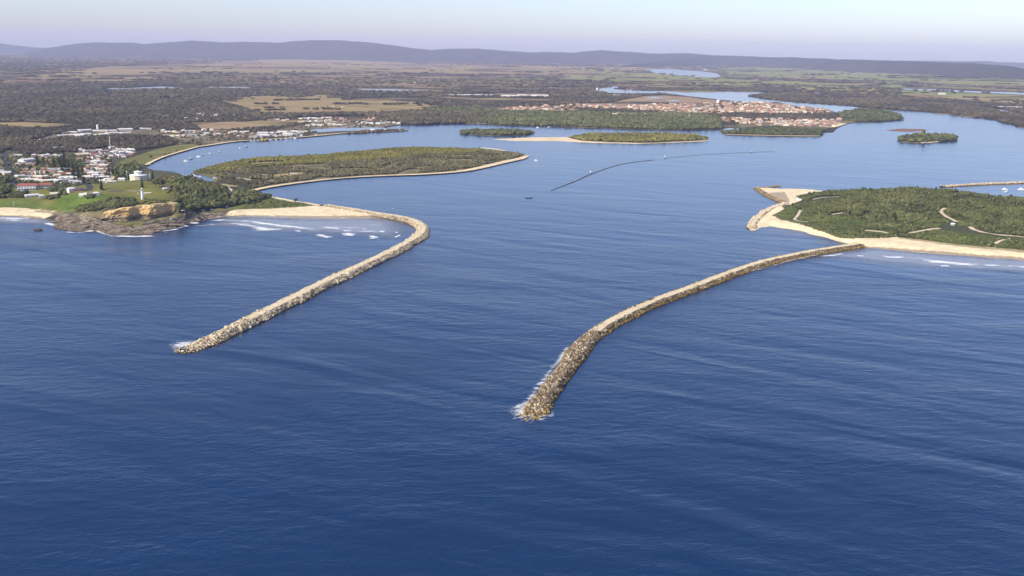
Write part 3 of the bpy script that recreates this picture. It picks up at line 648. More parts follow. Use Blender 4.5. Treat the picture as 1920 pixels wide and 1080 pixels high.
# ---------------------------------------------------------------- the sandstone cliff
def cliff():
    n, m = 420, 26
    B = np.array([at(a, b, c) - np.array([0, 0, 2.5]) for a, b, c in [(188, 415, 5)] + bot + [(338, 398, 10)]]); T = np.array([b + np.array([1.5, 9.0, 0]) for b in B])
    for k, (a, b, c) in enumerate([(188, 402, 17)] + top + [(338, 396, 16)]): T[k, 2] = c + .4
    Bs, L = spline(B, n); Ts, _ = spline(T, n); u = np.linspace(0, 1, n)
    Ts[:, 2] += 1.6 * vnoise(u * L, u * 0, 14, 3)
    t = np.linspace(0, 1, m); V = []
    for j, tt in enumerate(t):
        prof = np.clip(tt * 1.0, 0, 1) ** 1.6
        P = Bs * (1 - tt) + Ts * tt; P[:, :2] = Bs[:, :2] * (1 - prof) + Ts[:, :2] * prof
        s = u * L
        bl = np.round(vnoise(s, np.full(n, tt * 26), 13, 12, 3) * 2.5) / 2.5 * 3.0 + 1.3 * vnoise(s, np.full(n, tt * 60), 5, 13, 3)
        but = 2.6 * vnoise(s, np.zeros(n), 20, 14, 3)
        led = .9 * np.sign(math.sin(tt * 15.0 + 1.0)) * np.ones(n)
        P[:, 1] -= bl + but + led - 2.0; V.append(P)
    V = np.stack(V, 0)
    back = V[-1].copy(); back[:, 1] += 14; back[:, 2] -= .8; V = np.concatenate([V, back[None]], 0); m += 1
    i = np.arange(n * m).reshape(m, n); F = np.stack([i[:-1, :-1].ravel(), i[:-1, 1:].ravel(), i[1:, 1:].ravel(), i[1:, :-1].ravel()], 1)
    nb = NB('sandstone'); sp = nb.n('SeparateXYZ'); nb.l(nb.geo.outputs['Position'], sp.inputs[0])
    wob = nb.noise(.08, 4); lay = nb.math('ADD', sp.outputs[2], nb.math('MULTIPLY', wob, 9.0))
    f = nb.rng(lay, 4, 34); st = nb.noise(.5, 4, .6, nb.pos((.25, .25, 2.5)))
    c = nb.ramp(f, [(.26, (.24, .19, .12)), (.42, (.36, .28, .17)), (.50, (.56, .38, .17)), (.80, (.66, .47, .23))])
    nb.base(nb.mix(.8, c, nb.ramp(st, [(.34, (.45, .42, .40)), (.5, (1.0, 1.0, 1.0)), (.7, (1.2, 1.2, 1.2))]), 'MULTIPLY'))
    me = mesh_np('cliff', V.reshape(-1, 3), F, [nb.fin(.95, .1, nb.bump(st, .8, 1.2))])
    tag(link('cliff', me), 'orange and grey sandstone cliff facing the sea below the lighthouse', 'cliff', None, 'structure')
cliff()

# ---------------------------------------------------------------- far hills
def hills(name, prof, dist, depth, seed, mat, label, foot=None):
    xs = np.linspace(prof[0][0], prof[-1][0], 500)
    ys = np.interp(xs, [p[0] for p in prof], [p[1] for p in prof])
    if foot: dist = FPX * H / (np.interp(xs, [p[0] for p in foot], [p[1] for p in foot]) - np.array([yh(x) for x in xs])) + depth
    
    ys += .9 * vnoise(xs, xs * 0, 26, seed, 5)
    az = (xs - 960) / FPX
    rows = []; ts = np.linspace(-1, 1, 29)
    crest = (np.array([yh(x) for x in xs]) - ys) / FPX * dist + H
    for t in ts:
        d = dist + depth * t; k = (1 - abs(t) ** 1.5); d = d + 0 * az; X = az * d / math.cos(TH)
        rug = 1 + .55 * (1 - k) * vnoise(X, d, 1900, seed + 1, 5)
        z = crest * k * rug * (1.0 if t <= 0 else 1 - .3 * t) + 1.0 * (k <= .001)
        z = np.where(k > .02, np.maximum(z + 60 * (1 - k) * vnoise(X, d, 800, seed + 2, 4), 2), 1.6)
        rows.append(np.stack([X, d, z], 1))
    V = np.stack(rows, 0); m, n = V.shape[:2]; i = np.arange(n * m).reshape(m, n)
    F = np.stack([i[:-1, :-1].ravel(), i[:-1, 1:].ravel(), i[1:, 1:].ravel(), i[1:, :-1].ravel()], 1)
    tag(link(name, mesh_np(name, V.reshape(-1, 3), F, [mat], smooth=True)), label, 'hills', None, 'structure')
M_hill = ground('hill_forest', [(.3, (.022, .026, .018)), (.55, (.036, .038, .026)), (.75, (.062, .055, .038))], .0016, 8, .65)
hills('hills', [(-260, 84), (-120, 78), (0, 80), (40, 81.5), (80, 86), (130, 91), (200, 92), (420, 94), (700, 98), (900, 100), (1100, 104), (1400, 110), (1700, 112.5), (1780, 113.5), (1830, 115), (1870, 116), (1920, 116), (2000, 117), (2150, 114)], 34800, 2500, 5, M_hill, 'faint far blue hills on the horizon')
hills('hills', [(90, 98), (125, 92), (160, 85.5), (215, 79.5), (270, 81), (300, 83), (330, 81), (390, 77), (440, 81), (480, 79.5), (540, 81), (600, 75.5), (660, 78), (720, 82), (760, 88), (810, 94), (850, 92), (890, 91), (930, 94), (980, 97), (1060, 98.5), (1100, 95), (1150, 96), (1200, 100), (1250, 99), (1300, 102), (1360, 105), (1440, 108), (1480, 112)], 28500, 3000, 9, M_hill, 'long low blue-grey range behind the plain')
hills('hills', [(1150, 123), (1200, 117), (1250, 109), (1300, 105.5), (1350, 104.5), (1400, 106), (1480, 108), (1580, 111.5), (1700, 115), (1800, 118.5), (1850, 124), (1895, 135), (1915, 142), (1935, 149), (1960, 153)], 0, 1500, 13, M_hill, 'dark wooded ridge above the right farmland', foot=[(1150, 124), (1300, 122), (1400, 124.5), (1550, 131), (1700, 138), (1850, 146), (1960, 154)])

# ---------------------------------------------------------------- air
nbh = bpy.data.materials.new('haze_air'); nbh.use_nodes = True; t = nbh.node_tree; t.nodes.clear()
o_ = t.nodes.new('ShaderNodeOutputMaterial'); v_ = t.nodes.new('ShaderNodeVolumePrincipled')
v_.inputs['Color'].default_value = (.67, .71, 1.0, 1)
v_.inputs['Density'].default_value = 2.5e-5; v_.inputs['Anisotropy'].default_value = 0.0
for a in ('Density Attribute', 'Color Attribute', 'Temperature Attribute'): v_.inputs[a].default_value = ''
t.links.new(v_.outputs[0], o_.inputs['Volume'])
hb = MB(); hb.box((0, 18000, -4), (64000, 44000, 704)); ho = hb.build('haze', nbh)
tag(ho, 'thin blue haze in the air over the whole estuary', 'haze', None, 'stuff')
# ================================================================== BREAKWATERS
def rock_mat(name, cols, algae=(.20, .135, .035), wet=(.055, .042, .028), hi=2.6):
    nb = NB(name); sp = nb.n('SeparateXYZ'); nb.l(nb.geo.outputs['Position'], sp.inputs[0])
    t = nb.attr('tint'); n = nb.noise(.8, 4, .65)
    c = nb.ramp(nb.math('ADD', nb.math('MULTIPLY', t, .75), nb.math('MULTIPLY', n, .3)), cols)
    zz = nb.math('ADD', sp.outputs[2], nb.math('MULTIPLY', nb.noise(.12, 3), 2.0))
    c = nb.mix(nb.rng(zz, hi, hi - 1.0), c, algae)            # tide line of weed and algae
    c = nb.mix(nb.rng(zz, 1.9, 1.2), c, wet)
    nb.base(c); return nb.fin(.9, .2, nb.bump(nb.noise(2.2, 4), .6, .3))
M_rockpale = rock_mat('pale_armour_rock', [(.20, (.095, .072, .046)), (.40, (.32, .255, .165)), (.62, (.53, .44, .30)), (.90, (.68, .60, .45))])
M_rockbrown = rock_mat('brown_armour_rock', [(.20, (.060, .045, .029)), (.48, (.155, .115, .072)), (.70, (.27, .21, .13)), (.90, (.58, .50, .37))], algae=(.26, .175, .040), hi=3.6)
M_wallrock = rock_mat('dark_wall_rock', [(.2, (.035, .032, .030)), (.6, (.075, .065, .055)), (.95, (.14, .12, .10))], algae=(.05, .045, .03))
M_crest = ground('crest_gravel', [(.28, (.38, .30, .19)), (.45, (.58, .48, .31)), (.7, (.72, .62, .43))], .16, 7, .68, .2, .6)
ROCKS = rock_protos(9, 5)

def polyline_frame(pts, z, n):
    P = at([p[0] for p in pts], [p[1] for p in pts], z)[:, :2]; S, L = spline(P, n)
    T = np.gradient(S, axis=0); T /= np.linalg.norm(T, axis=1)[:, None]; return S, np.stack([-T[:, 1], T[:, 0]], 1), L

def breakwater(name, label, cat, pts, crest, top_w, base_w, road_to, mat, size, n_own, seed, group=None, road_mat=None, tip_low=0.0, brown_from=None, mat2=None, road_w=1.0):
    """rubble mound: core, crest road and armour; pts run from the shore to the tip"""
    r = np.random.default_rng(seed); n = 260
    S, N, L = polyline_frame(pts, crest * .55, n); u = np.linspace(0, 1, n)
    zc = crest * (1 - tip_low * np.clip((u - road_to) / max(1e-3, 1 - road_to), 0, 1)) if road_to < 1 else np.full(n, crest)
    zc = np.where(u > .985, zc * .6, zc)
    wob = 1 + .16 * vnoise(u * L, u * 0, 25, seed)
    root = empty(name, (S[n // 2][0], S[n // 2][1], 0)); tag(root, label, cat, group)
    inv = np.array([S[n // 2][0], S[n // 2][1], 0])
    offs = [(-.5, -1.5), (-.34, .35), (-.17, 1.0), (.17, 1.0), (.34, .35), (.5, -1.5)]
    rows = []
    for k, (o, q) in enumerate(offs):
        w = (base_w if abs(o) > .2 else base_w) * o * wob if abs(o) > .2 else top_w * o / .34 * np.ones(n)
        z = np.where(q == 1.0, zc - .25, np.where(q < 0, -1.5, zc * .42)) + .3 * r.uniform(-1, 1, n)
        rows.append(np.concatenate([S + N * np.asarray(w)[:, None], np.asarray(z)[:, None]], 1))
    V = np.stack(rows, 1); m = len(offs); i = np.arange(n * m).reshape(n, m)
    F = np.stack([i[:-1, :-1].ravel(), i[1:, :-1].ravel(), i[1:, 1:].ravel(), i[:-1, 1:].ravel()], 1)[:, ::-1]
    Vf = V.reshape(-1, 3) - inv; core_t = np.full(len(Vf), .35)
    link('rubble_core', mesh_np('rubble_core', Vf, F, [mat], attrs={'tint': core_t}), root)
    if road_to > 0:
        k = max(4, int(n * road_to)); rr = []
        for o in (-.5, -.25, 0, .25, .5):
            ww = top_w * road_w * (1 + .1 * vnoise(u[:k] * L, u[:k] * 0 + o * 9, 9, seed + 2))
            Q = S[:k] + N[:k] * (o * ww)[:, None]; rr.append(np.concatenate([Q, (zc[:k] + .18 - .25 * abs(o) + .1 * vnoise(Q[:, 0], Q[:, 1], 6, 3))[:, None]], 1))
        V = np.stack(rr, 1).reshape(-1, 3) - inv; i = np.arange(k * 5).reshape(k, 5)
        F = np.stack([i[:-1, :-1].ravel(), i[1:, :-1].ravel(), i[1:, 1:].ravel(), i[:-1, 1:].ravel()], 1)[:, ::-1]
        link('crest_road', mesh_np('crest_road', V, F, [road_mat or M_crest], smooth=True), root)
    # armour stones on both flanks and, past the road, all over the crest
    sp = size * .62; per = L / sp; rowsn = max(2, int(base_w / (sp * 1.0)))
    pos, scl = [], []
    for j in range(rowsn):
        o = -.5 + (j + .5) / rowsn
        uu = (np.arange(int(per)) + r.uniform(-.4, .4, int(per))) / per; uu = np.clip(uu, 0, 1)
        oo = o + r.uniform(-.5, .5, len(uu)) / rowsn
        a = np.abs(oo); tw = top_w / base_w / 2
        keep = (a > tw * (.96 + .22 * vnoise(uu * L, oo * 0 + np.sign(oo) * 50, 12, seed + 5))) | (uu > road_to + r.uniform(-.01, .02, len(uu)))
        uu, oo, a = uu[keep], oo[keep], a[keep]
        ii = np.clip((uu * (n - 1)).astype(int), 0, n - 1)
        w = oo * base_w * wob[ii]; q = S[ii] + N[ii] * w[:, None]; q += r.uniform(-.4, .4, q.shape) * size * .4
        z = np.where(a < tw, zc[ii], zc[ii] * np.clip(1 - (a - tw) / (.5 - tw), 0, 1)) - .15 * size + r.uniform(-.25, .35, len(uu)) * size * .5
        s = size * .5 * r.lognormal(0, .28, len(uu))
        pos.append(np.concatenate([q, z[:, None]], 1)); scl.append(s)
    # rounded tip
    k = int(28 * base_w / size / 4); th = r.uniform(0, 2 * math.pi, k); rad = base_w * .5 * np.sqrt(r.uniform(0, 1, k))
    q = S[-1] + np.stack([np.cos(th), np.sin(th)], 1) * rad[:, None]; z = zc[-1] * (1 - rad / (base_w * .5)) * .8 + r.uniform(-.2, .4, k)
    pos.append(np.concatenate([q, z[:, None]], 1)); scl.append(size * .5 * r.lognormal(0, .3, k))
    pos = np.concatenate(pos); s = np.concatenate(scl); nr = len(pos)
    sc3 = s[:, None] * r.uniform(.75, 1.3, (nr, 3)); rot = r.uniform(0, 6.28, nr); til = r.uniform(-.6, .6, nr); tint = np.clip(r.normal(.52, .27, nr), 0, 1)
    if n_own:
        d = np.hypot(pos[:, 0], pos[:, 1]) / s                        # largest in view first
        own = np.argsort(d)[:n_own]; rest = np.setdiff1d(np.arange(nr), own)
    else: own = []; rest = np.arange(nr)
    for j in own:
        v, f, tt = mass([ROCKS[j % len(ROCKS)]], np.zeros((1, 3)), sc3[j:j + 1], rot[j:j + 1], tint[j:j + 1], np.zeros(1, int), til[j:j + 1])
        link('boulder', mesh_np('boulder', v, f, [mat], attrs={'tint': tt}), root, tuple(pos[j] - inv))
    v, f, tt = mass(ROCKS, pos[rest] - inv, sc3[rest], rot[rest], tint[rest], None, til[rest])
    o = link('armour_stone', mesh_np('armour_stone', v, f, [mat], attrs={'tint': tt}), root); o['kind'] = 'stuff'
    return S, N, L

LBW = [(612, 386.5), (650, 392), (700, 400.5), (740, 406.5), (770, 413), (788, 421.5), (793, 431), (784, 443), (762, 457), (730, 474), (690, 493), (640, 516), (600, 534.5), (560, 555), (520, 574.5), (480, 594), (440, 614), (400, 633), (370, 645), (352, 651)]
RBW = [(1612, 459), (1560, 466.5), (1500, 477), (1440, 490), (1390, 505), (1340, 523.5), (1300, 539), (1250, 557), (1200, 577.5), (1160, 597), (1130, 614), (1103, 634), (1086, 653), (1070, 677), (1046, 708), (1022, 741), (1006, 764), (999, 774)]
breakwater('breakwater', 'pale boulder breakwater with a sandy crest road, hooking out from the left beach', 'breakwater', LBW, 5.5, 10.0, 24, .90, M_rockpale, 2.0, 100, 41, 'harbour mouth breakwaters', tip_low=.35)
breakwater('breakwater', 'brown boulder breakwater curving out from the right spit, bare rubble at its tip', 'breakwater', RBW, 4.8, 10.0, 19.5, .74, M_rockbrown, 1.8, 100, 42, 'harbour mouth breakwaters', tip_low=.12)
breakwater('spur_wall', 'short curved rock spur with a rounded head on the inner side of the right spit', 'rock wall', [(1474, 381), (1452, 388), (1434, 397), (1420, 408), (1412, 418), (1409, 426)], 3.4, 8, 17, .98, M_rockpale, 2.2, 0, 43)
breakwater('spur_wall', 'straight brown rock wall edging the sand bar of the right spit', 'rock wall', [(1474, 381.5), (1456, 373.5), (1438, 365), (1418, 352)], 2.4, 5, 12, .0, M_rockbrown, 2.2, 0, 44)
breakwater('training_wall', 'long low dark stone wall curving through mid river', 'rock wall', [(1034, 357), (1060, 347), (1085, 337), (1107, 327), (1140, 315), (1175, 306), (1225, 300)], .28, .8, 2.4, .0, M_wallrock, 1.1, 0, 45)
breakwater('training_wall', 'thin outer length of dark stone wall in mid river, beyond the gap', 'rock wall', [(1246, 297.5), (1290, 292.5), (1340, 289), (1400, 286), (1450, 284.5)], .05, .5, 1.3, .0, M_wallrock, .9, 0, 46)
breakwater('training_wall', 'pale rock wall enclosing the boat harbour at the right edge', 'rock wall', [(1766, 349.5), (1800, 347), (1850, 344.5), (1900, 342.5), (1960, 341), (2040, 340)], 2.6, 7, 15, .98, M_rockpale, 2.4, 0, 47)
breakwater('groyne', 'thin dark groyne pointing right from the sand bar corner', 'rock wall', [(1424, 352), (1440, 351), (1462, 348.5)], 1.0, 2, 6, .0, M_rockbrown, 1.8, 0, 48)

def sea_rock(label, px, py, w, h, seed):
    V, F = ico(3); x, y, z = V.T
    k = 1 + .30 * vnoise(x * 9 + 40, y * 9 + z * 7 + 40, 5, seed, 4); V = V * k[:, None] * np.array([w, w * .9, h])
    P = at(px, py, 0); nb = MATS.get('sea_rock') or ground('sea_rock', [(.3, (.045, .038, .034)), (.7, (.14, .11, .085))], .5, 5, .6, .4, .8)
    tag(link('sea_rock', mesh_np('sea_rock', V, F, [nb]), None, tuple(P)), label, 'rock')
sea_rock('dark round rock alone in the sea off the left ledges', 72, 431.5, 6.0, 2.4, 2)

M_ledge = rock_mat('ledge_rock', [(.2, (.07, .052, .036)), (.5, (.17, .13, .09)), (.8, (.29, .24, .18)), (.97, (.40, .35, .28))], algae=(.10, .075, .04), hi=1.4)
def ledges(label, poly, n, seed, s0, s1):
    r = np.random.default_rng(seed); lo, hi = np.min(poly, 0), np.max(poly, 0); q = r.uniform(lo, hi, (n * 4, 2)); q = q[inside(q[:, 0], q[:, 1], poly)][:n]
    P = on(q[:, 0], q[:, 1], 0.0); m = len(P); P[:, 2] = np.maximum(P[:, 2], .2) - .2; s = r.uniform(s0, s1, m) * r.lognormal(0, .4, m)
    v, f, t = mass(ROCKS, P, np.stack([s * 2.3, s * 1.1, s * .40], 1), r.normal(.3, .5, m), np.clip(r.normal(.5, .22, m), 0, 1), None, r.normal(.12, .15, m))
    tag(link('ledge_rock', mesh_np('ledge_rock', v, f, [M_ledge], attrs={'tint': t})), label, 'rocks', None, 'stuff')
ledges('broken brown rock slabs on the ledges below the cliff', [(102, 410), (112, 404), (140, 404), (192, 416), (240, 424), (280, 424), (300, 416), (345, 409), (400, 400), (426, 400), (352, 420), (300, 432), (284, 440), (215, 441), (150, 434), (104, 430)], 1900, 51, .6, 1.7)
ledges('dark low reef rocks at the left of the point', [(98, 412), (114, 406), (122, 424), (112, 432), (104, 428)], 120, 52, 1.0, 2.2)
# ================================================================== FOAM AND SHALLOWS
def edge_sheet(name, pts, z, mat, label, cat, seed=1, kind='stuff', fall=.85, it=3, amp=.10, res=10):
    """thin sheet whose 'edge' value rises from the rim inwards"""
    P = frac(pts, it, amp, seed); px = np.array(P); x0, y0 = px.min(0); x1, y1 = px.max(0)
    W2 = at(px[:, 0], px[:, 1], z)[:, :2]; c = [tuple(q) for q in W2]
    nx = int(min(240, max(10, (x1 - x0) * 1.2))); ny = int(min(90, max(8, (y1 - y0) * 2.5)))
    gx, gy = np.meshgrid(np.linspace(x0, x1, nx), np.linspace(y0, y1, ny)); Wd = at(gx.ravel(), gy.ravel(), z)
    d = edge_dist(Wd[:, :2], W2); inn = inside(gx.ravel(), gy.ravel(), P)
    mx = d[inn].max() if inn.any() else 1
    e = np.where(inn, np.clip(d / (mx * fall), 0, 1), -np.clip(d / (mx * .3), 0, 1))
    i = np.arange(nx * ny).reshape(ny, nx); F = np.stack([i[:-1, :-1].ravel(), i[1:, :-1].ravel(), i[1:, 1:].ravel(), i[:-1, 1:].ravel()], 1)[:, ::-1]
    keep = (e[F] > -.35).any(1); F = F[keep]
    o = link(name, mesh_np(name, Wd, F, [mat], attrs={'edge': e})); return tag(o, label, cat, None, kind)

def shallow_mat(name, c, amax):
    nb = NB(name); e = nb.attr('edge'); n = nb.noise(.012, 4, .6, nb.pos((.5, 1.4, 1)))
    a = nb.math('MULTIPLY', nb.rng(nb.math('ADD', e, nb.math('MULTIPLY', nb.math('SUBTRACT', n, .5), .9)), 0, .8), amax)
    nb.base(c); nb.l(a, nb.b.inputs['Alpha']); return nb.fin(.25, .4, nb.bump(nb.noise(.1, 4), 1, .6))
M_shal = shallow_mat('shallow_water', (.21, .225, .25), .92)
M_shal2 = shallow_mat('silty_shallows', (.33, .28, .22), .8)
edge_sheet('shallows', [(372, 424), (400, 412), (436, 403), (520, 403.5), (600, 405), (700, 404), (735, 408), (765, 416), (778, 430), (764, 445), (735, 452), (690, 446), (620, 442), (560, 440), (500, 437), (430, 428)], .10, M_shal, 'pale grey-blue shallow water in the cove behind the left breakwater', 'shallows', 3, 'structure', .7, res=8)
edge_sheet('shallows', [(430, 409), (440, 402), (520, 402.5), (600, 404), (690, 403), (735, 407), (740, 412), (690, 413), (600, 413), (520, 411)], .16, M_shal2, 'sandy wash along the cove beach', 'shallows', 4, 'structure', .6)
edge_sheet('shallows', [(1530, 472), (1570, 466), (1612, 461), (1645, 463), (1700, 467), (1780, 474), (1850, 479), (1930, 485), (2100, 496), (2100, 535), (1930, 516), (1850, 511), (1760, 506), (1660, 497), (1600, 489), (1540, 484)], .10, M_shal, 'pale grey-blue shallow water along the right ocean beach', 'shallows', 5, 'structure', .7)
edge_sheet('shallows', [(-200, 398), (0, 402), (60, 405), (92, 409), (100, 418), (70, 421), (30, 420), (-60, 417), (-200, 412)], .10, M_shal, 'pale shallows in front of the left edge beach', 'shallows', 6, 'structure', .7)

M_foam = foam_mat('surf_foam', .66, .05, (.40, 1.5, 1))
M_foam2 = foam_mat('thin_foam', .30, .16, (.35, 1.4, 1))
M_tip = foam_mat('tip_foam', .62, .20, (.5, 1.0, 1), .6)
for k, (p, d) in enumerate([
 ([(355, 424), (385, 420.5), (430, 417.5), (462, 418.5), (500, 424.5), (536, 430), (512, 433.5), (478, 434), (468, 427), (430, 421), (390, 423)], 'long breaking wave across the left of the cove'),
 ([(386, 414), (420, 410.5), (462, 412.5), (500, 417), (560, 424.5), (612, 430.5), (560, 429), (520, 425), (465, 416), (420, 413.5)], 'second foam line closer to the cove beach'),
 ([(548, 431), (566, 432), (565, 436), (552, 434)], 'small foam patch left of the cove middle'), ([(586, 438.5), (600, 438), (630, 444.5), (612, 447), (592, 443)], 'white breaker in the middle of the cove'),
 ([(636, 437), (655, 435.5), (674, 440), (658, 443), (642, 442)], 'larger white breaker right of the cove middle'), ([(688, 441), (700, 441), (717, 446), (692, 448)], 'white breaker near the inside of the breakwater'),
 ([(737, 444), (750, 439.5), (752, 441.5), (742, 446)], 'foam streak beside the breakwater bend'), ([(706, 432), (724, 432), (722, 436), (708, 435)], 'foam dash high in the cove'), ([(640, 431), (660, 432), (658, 434), (644, 434)], 'thin foam dash behind the larger breaker'), ([(736, 434), (748, 435), (745, 437.5)], 'foam fleck in the far corner of the cove'), ([(675, 427), (690, 428), (688, 430.5), (677, 430)], 'foam fleck near the cove beach'), ([(600, 424), (640, 427), (638, 430), (605, 428)], 'faint foam ribbon in the shallows'),
 ([(352, 417), (372, 416), (374, 419), (356, 420)], 'foam at the foot of the coastal road rocks'),
 ([(1526, 481), (1550, 477.5), (1584, 475), (1580, 478.5), (1552, 481)], 'foam strip against the right breakwater root'), ([(1603, 478), (1622, 479), (1620, 481.5), (1606, 480.5)], 'foam dash left of the right beach'), ([(1638, 477.5), (1668, 480), (1700, 481), (1690, 484.5), (1660, 483)], 'foam line off the right beach, left part'),
 ([(1712, 484), (1740, 486), (1790, 490.5), (1850, 495.5), (1828, 499), (1780, 496), (1740, 491.5)], 'long breaking wave off the right beach'), ([(1758, 496.5), (1782, 497), (1780, 500.5), (1764, 499.5)], 'small breaker seaward of the long one'), ([(1838, 495.5), (1878, 497), (1870, 500), (1846, 499)], 'foam dash right of the long breaker'), ([(1882, 496), (1940, 502), (1938, 505), (1896, 500)], 'foam line at the right picture edge'),
 ([(-30, 407), (20, 407), (62, 408.5), (40, 411), (0, 410)], 'inner foam line at the left edge beach'), ([(2, 411), (30, 411), (46, 412), (24, 415), (8, 413)], 'outer foam line at the left edge beach'),
 ([(80, 419), (92, 415.5), (106, 419), (112, 423), (96, 424.5), (84, 422)], 'foam washing over the dark reef'), ([(120, 434.5), (150, 435), (178, 431), (178, 434), (150, 437.5), (124, 436.5)], 'foam along the left rock ledges'), ([(176, 430), (198, 437), (214, 441), (200, 441), (180, 435)], 'foam in the notch of the rock ledges'), ([(190, 439), (215, 441.5), (250, 442), (288, 440), (288, 443.5), (250, 445), (205, 443.5)], 'foam along the outermost rock ledge'), ([(300, 433), (330, 428.5), (350, 421), (354, 424), (330, 431), (304, 435.5)], 'foam beside the rock ledge right of the point')]):
    edge_sheet('surf_foam', p, .30 + .01 * k, M_foam, d, 'surf', 100 + k)
M_lace = foam_mat('lace_foam', .0, .035, (.4, 1.6, 1))
for k, (p, d) in enumerate([([(380, 420), (440, 409), (540, 410), (640, 411), (740, 413), (768, 424), (757, 444), (700, 450), (600, 441), (520, 436), (440, 424)], 'lacy foam trails over the cove shallows'), ([(1560, 476), (1640, 470), (1760, 479), (1940, 493), (2100, 506), (2100, 526), (1940, 510), (1800, 505), (1640, 490), (1560, 483)], 'lacy foam trails off the right ocean beach'),
                            ([(-100, 403), (0, 405), (75, 410), (96, 418), (40, 418), (-100, 414)], 'lacy foam trails off the left edge beach'), ([(96, 432), (150, 437), (200, 444), (290, 446), (340, 432), (400, 416), (400, 412), (340, 424), (290, 438), (200, 438), (110, 428)], 'wash along the headland rocks')]):
    edge_sheet('surf_foam', p, .22 + .01 * k, M_lace, d, 'surf', 160 + k, fall=.6)
for k, (p, d) in enumerate([([(1610, 463.5), (1645, 465.5), (1700, 470.4), (1780, 477.4), (1850, 482.4), (1940, 489.4), (2060, 499), (2060, 501), (1940, 491.2), (1850, 484.6), (1780, 479.6), (1700, 472.6), (1645, 467.6), (1612, 466)], 'thin swash line along the right ocean beach'), ([(436, 404.2), (480, 404.6), (540, 407), (600, 408), (660, 407.6), (700, 406.8), (700, 408.6), (660, 409.8), (600, 410.2), (540, 409.2), (480, 406.8), (436, 406)], 'thin swash line along the cove beach')]):
    edge_sheet('surf_foam', p, .45 + .01 * k, M_foam2, d, 'surf', 170 + k)
edge_sheet('surf_foam', [(308, 647), (328, 639), (352, 637), (374, 638), (396, 644), (384, 655), (356, 661), (326, 657)], .62, M_tip, 'white wash around the tip of the left breakwater', 'surf', 140)
edge_sheet('surf_foam', [(950, 770), (964, 758), (980, 750), (1010, 748), (1026, 762), (1040, 777), (1024, 789), (994, 793), (962, 786)], .63, M_tip, 'white wash around the tip of the right breakwater', 'surf', 141)
edge_sheet('surf_foam', [(966, 768), (986, 738), (1012, 704), (1040, 670), (1060, 646), (1074, 650), (1062, 676), (1036, 710), (1010, 744), (994, 768)], .64, M_foam2, 'broken wash along the left flank of the right breakwater', 'surf', 142)
edge_sheet('surf_foam', [(1400, 506), (1480, 486), (1540, 475), (1544, 478), (1484, 491), (1404, 511)], .65, M_foam2, 'thin wash along the right breakwater root', 'surf', 143)

# ================================================================== VEGETATION
M_bush = foliage('tea_tree_leaves', (.024, .031, .011), (.070, .079, .028), (.138, .142, .055), .012)
M_scrubl = foliage('dune_scrub_leaves', (.030, .042, .012), (.075, .092, .026), (.135, .145, .050), .02)
M_oak = foliage('she_oak_leaves', (.036, .034, .016), (.098, .088, .042), (.185, .162, .080), .015)
M_mang = foliage('mangrove_leaves', (.050, .052, .012), (.125, .118, .026), (.21, .185, .048), .012)
M_wood = foliage('eucalypt_leaves', (.023, .022, .013), (.060, .052, .031), (.128, .103, .056), .0030)
M_pine = foliage('pine_needles', (.008, .016, .007), (.018, .030, .012), (.038, .052, .020), .05)
C_near = crown_protos(2, 6, .16, 1); C_mid = crown_protos(1, 8, .16, 2); C_far = crown_protos(0, 8, .16, 3)
V_WORLD = {}

def scatter_px(polys, n, holes=(), seed=1, z0=2.0):
    """n points spread evenly over the GROUND inside surveyed outlines"""
    r = np.random.default_rng(seed); out = []; tot = 0
    for poly in polys:
        W2 = at([p[0] for p in poly], [p[1] for p in poly], z0)[:, :2]; lo, hi = W2.min(0), W2.max(0); got = []; k = 0
        area = abs(sum(W2[i][0] * W2[(i + 1) % len(W2)][1] - W2[(i + 1) % len(W2)][0] * W2[i][1] for i in range(len(W2)))) / 2
        out.append((poly, W2, lo, hi, area)); tot += area
    res = []
    for poly, W2, lo, hi, area in out:
        want = int(n * area / tot); have = 0; c = [tuple(q) for q in W2]
        for _ in range(60):
            P = r.uniform(lo, hi, (max(400, want * 2), 2)); m = inside(P[:, 0], P[:, 1], c)
            for hpoly in holes:
                hw = at([p[0] for p in hpoly], [p[1] for p in hpoly], z0)[:, :2]; m &= ~inside(P[:, 0], P[:, 1], [tuple(q) for q in hw])
            P = P[m]; res.append(P[:want - have]); have += len(res[-1])
            if have >= want: break
    return np.concatenate(res)

def wood(name, label, cat, P, protos, mat, rad, hgt, seed, floor=1.5, sink=.2, clump=60, tintsd=.22, kind='stuff'):
    r = np.random.default_rng(seed); n = len(P)
    rad = np.broadcast_to(rad, n) * r.lognormal(0, .25, n); k = vnoise(P[:, 0], P[:, 1], clump, seed, 3)
    h = np.broadcast_to(hgt, n) * r.lognormal(0, .2, n) * (1 + .35 * k)
    z = gz(P[:, 0], P[:, 1], floor); pos = np.concatenate([P, (z + h * (.5 - sink))[:, None]], 1)
    scl = np.stack([rad, rad * r.uniform(.8, 1.2, n), h * .62], 1)
    v, f, t = mass(protos, pos, scl, r.uniform(0, 6.28, n), np.clip(r.normal(.5, tintsd, n) + .25 * k, 0, 1))
    return tag(link(name, mesh_np(name, v, f, [mat], attrs={'tint': t})), label, cat, None, kind)

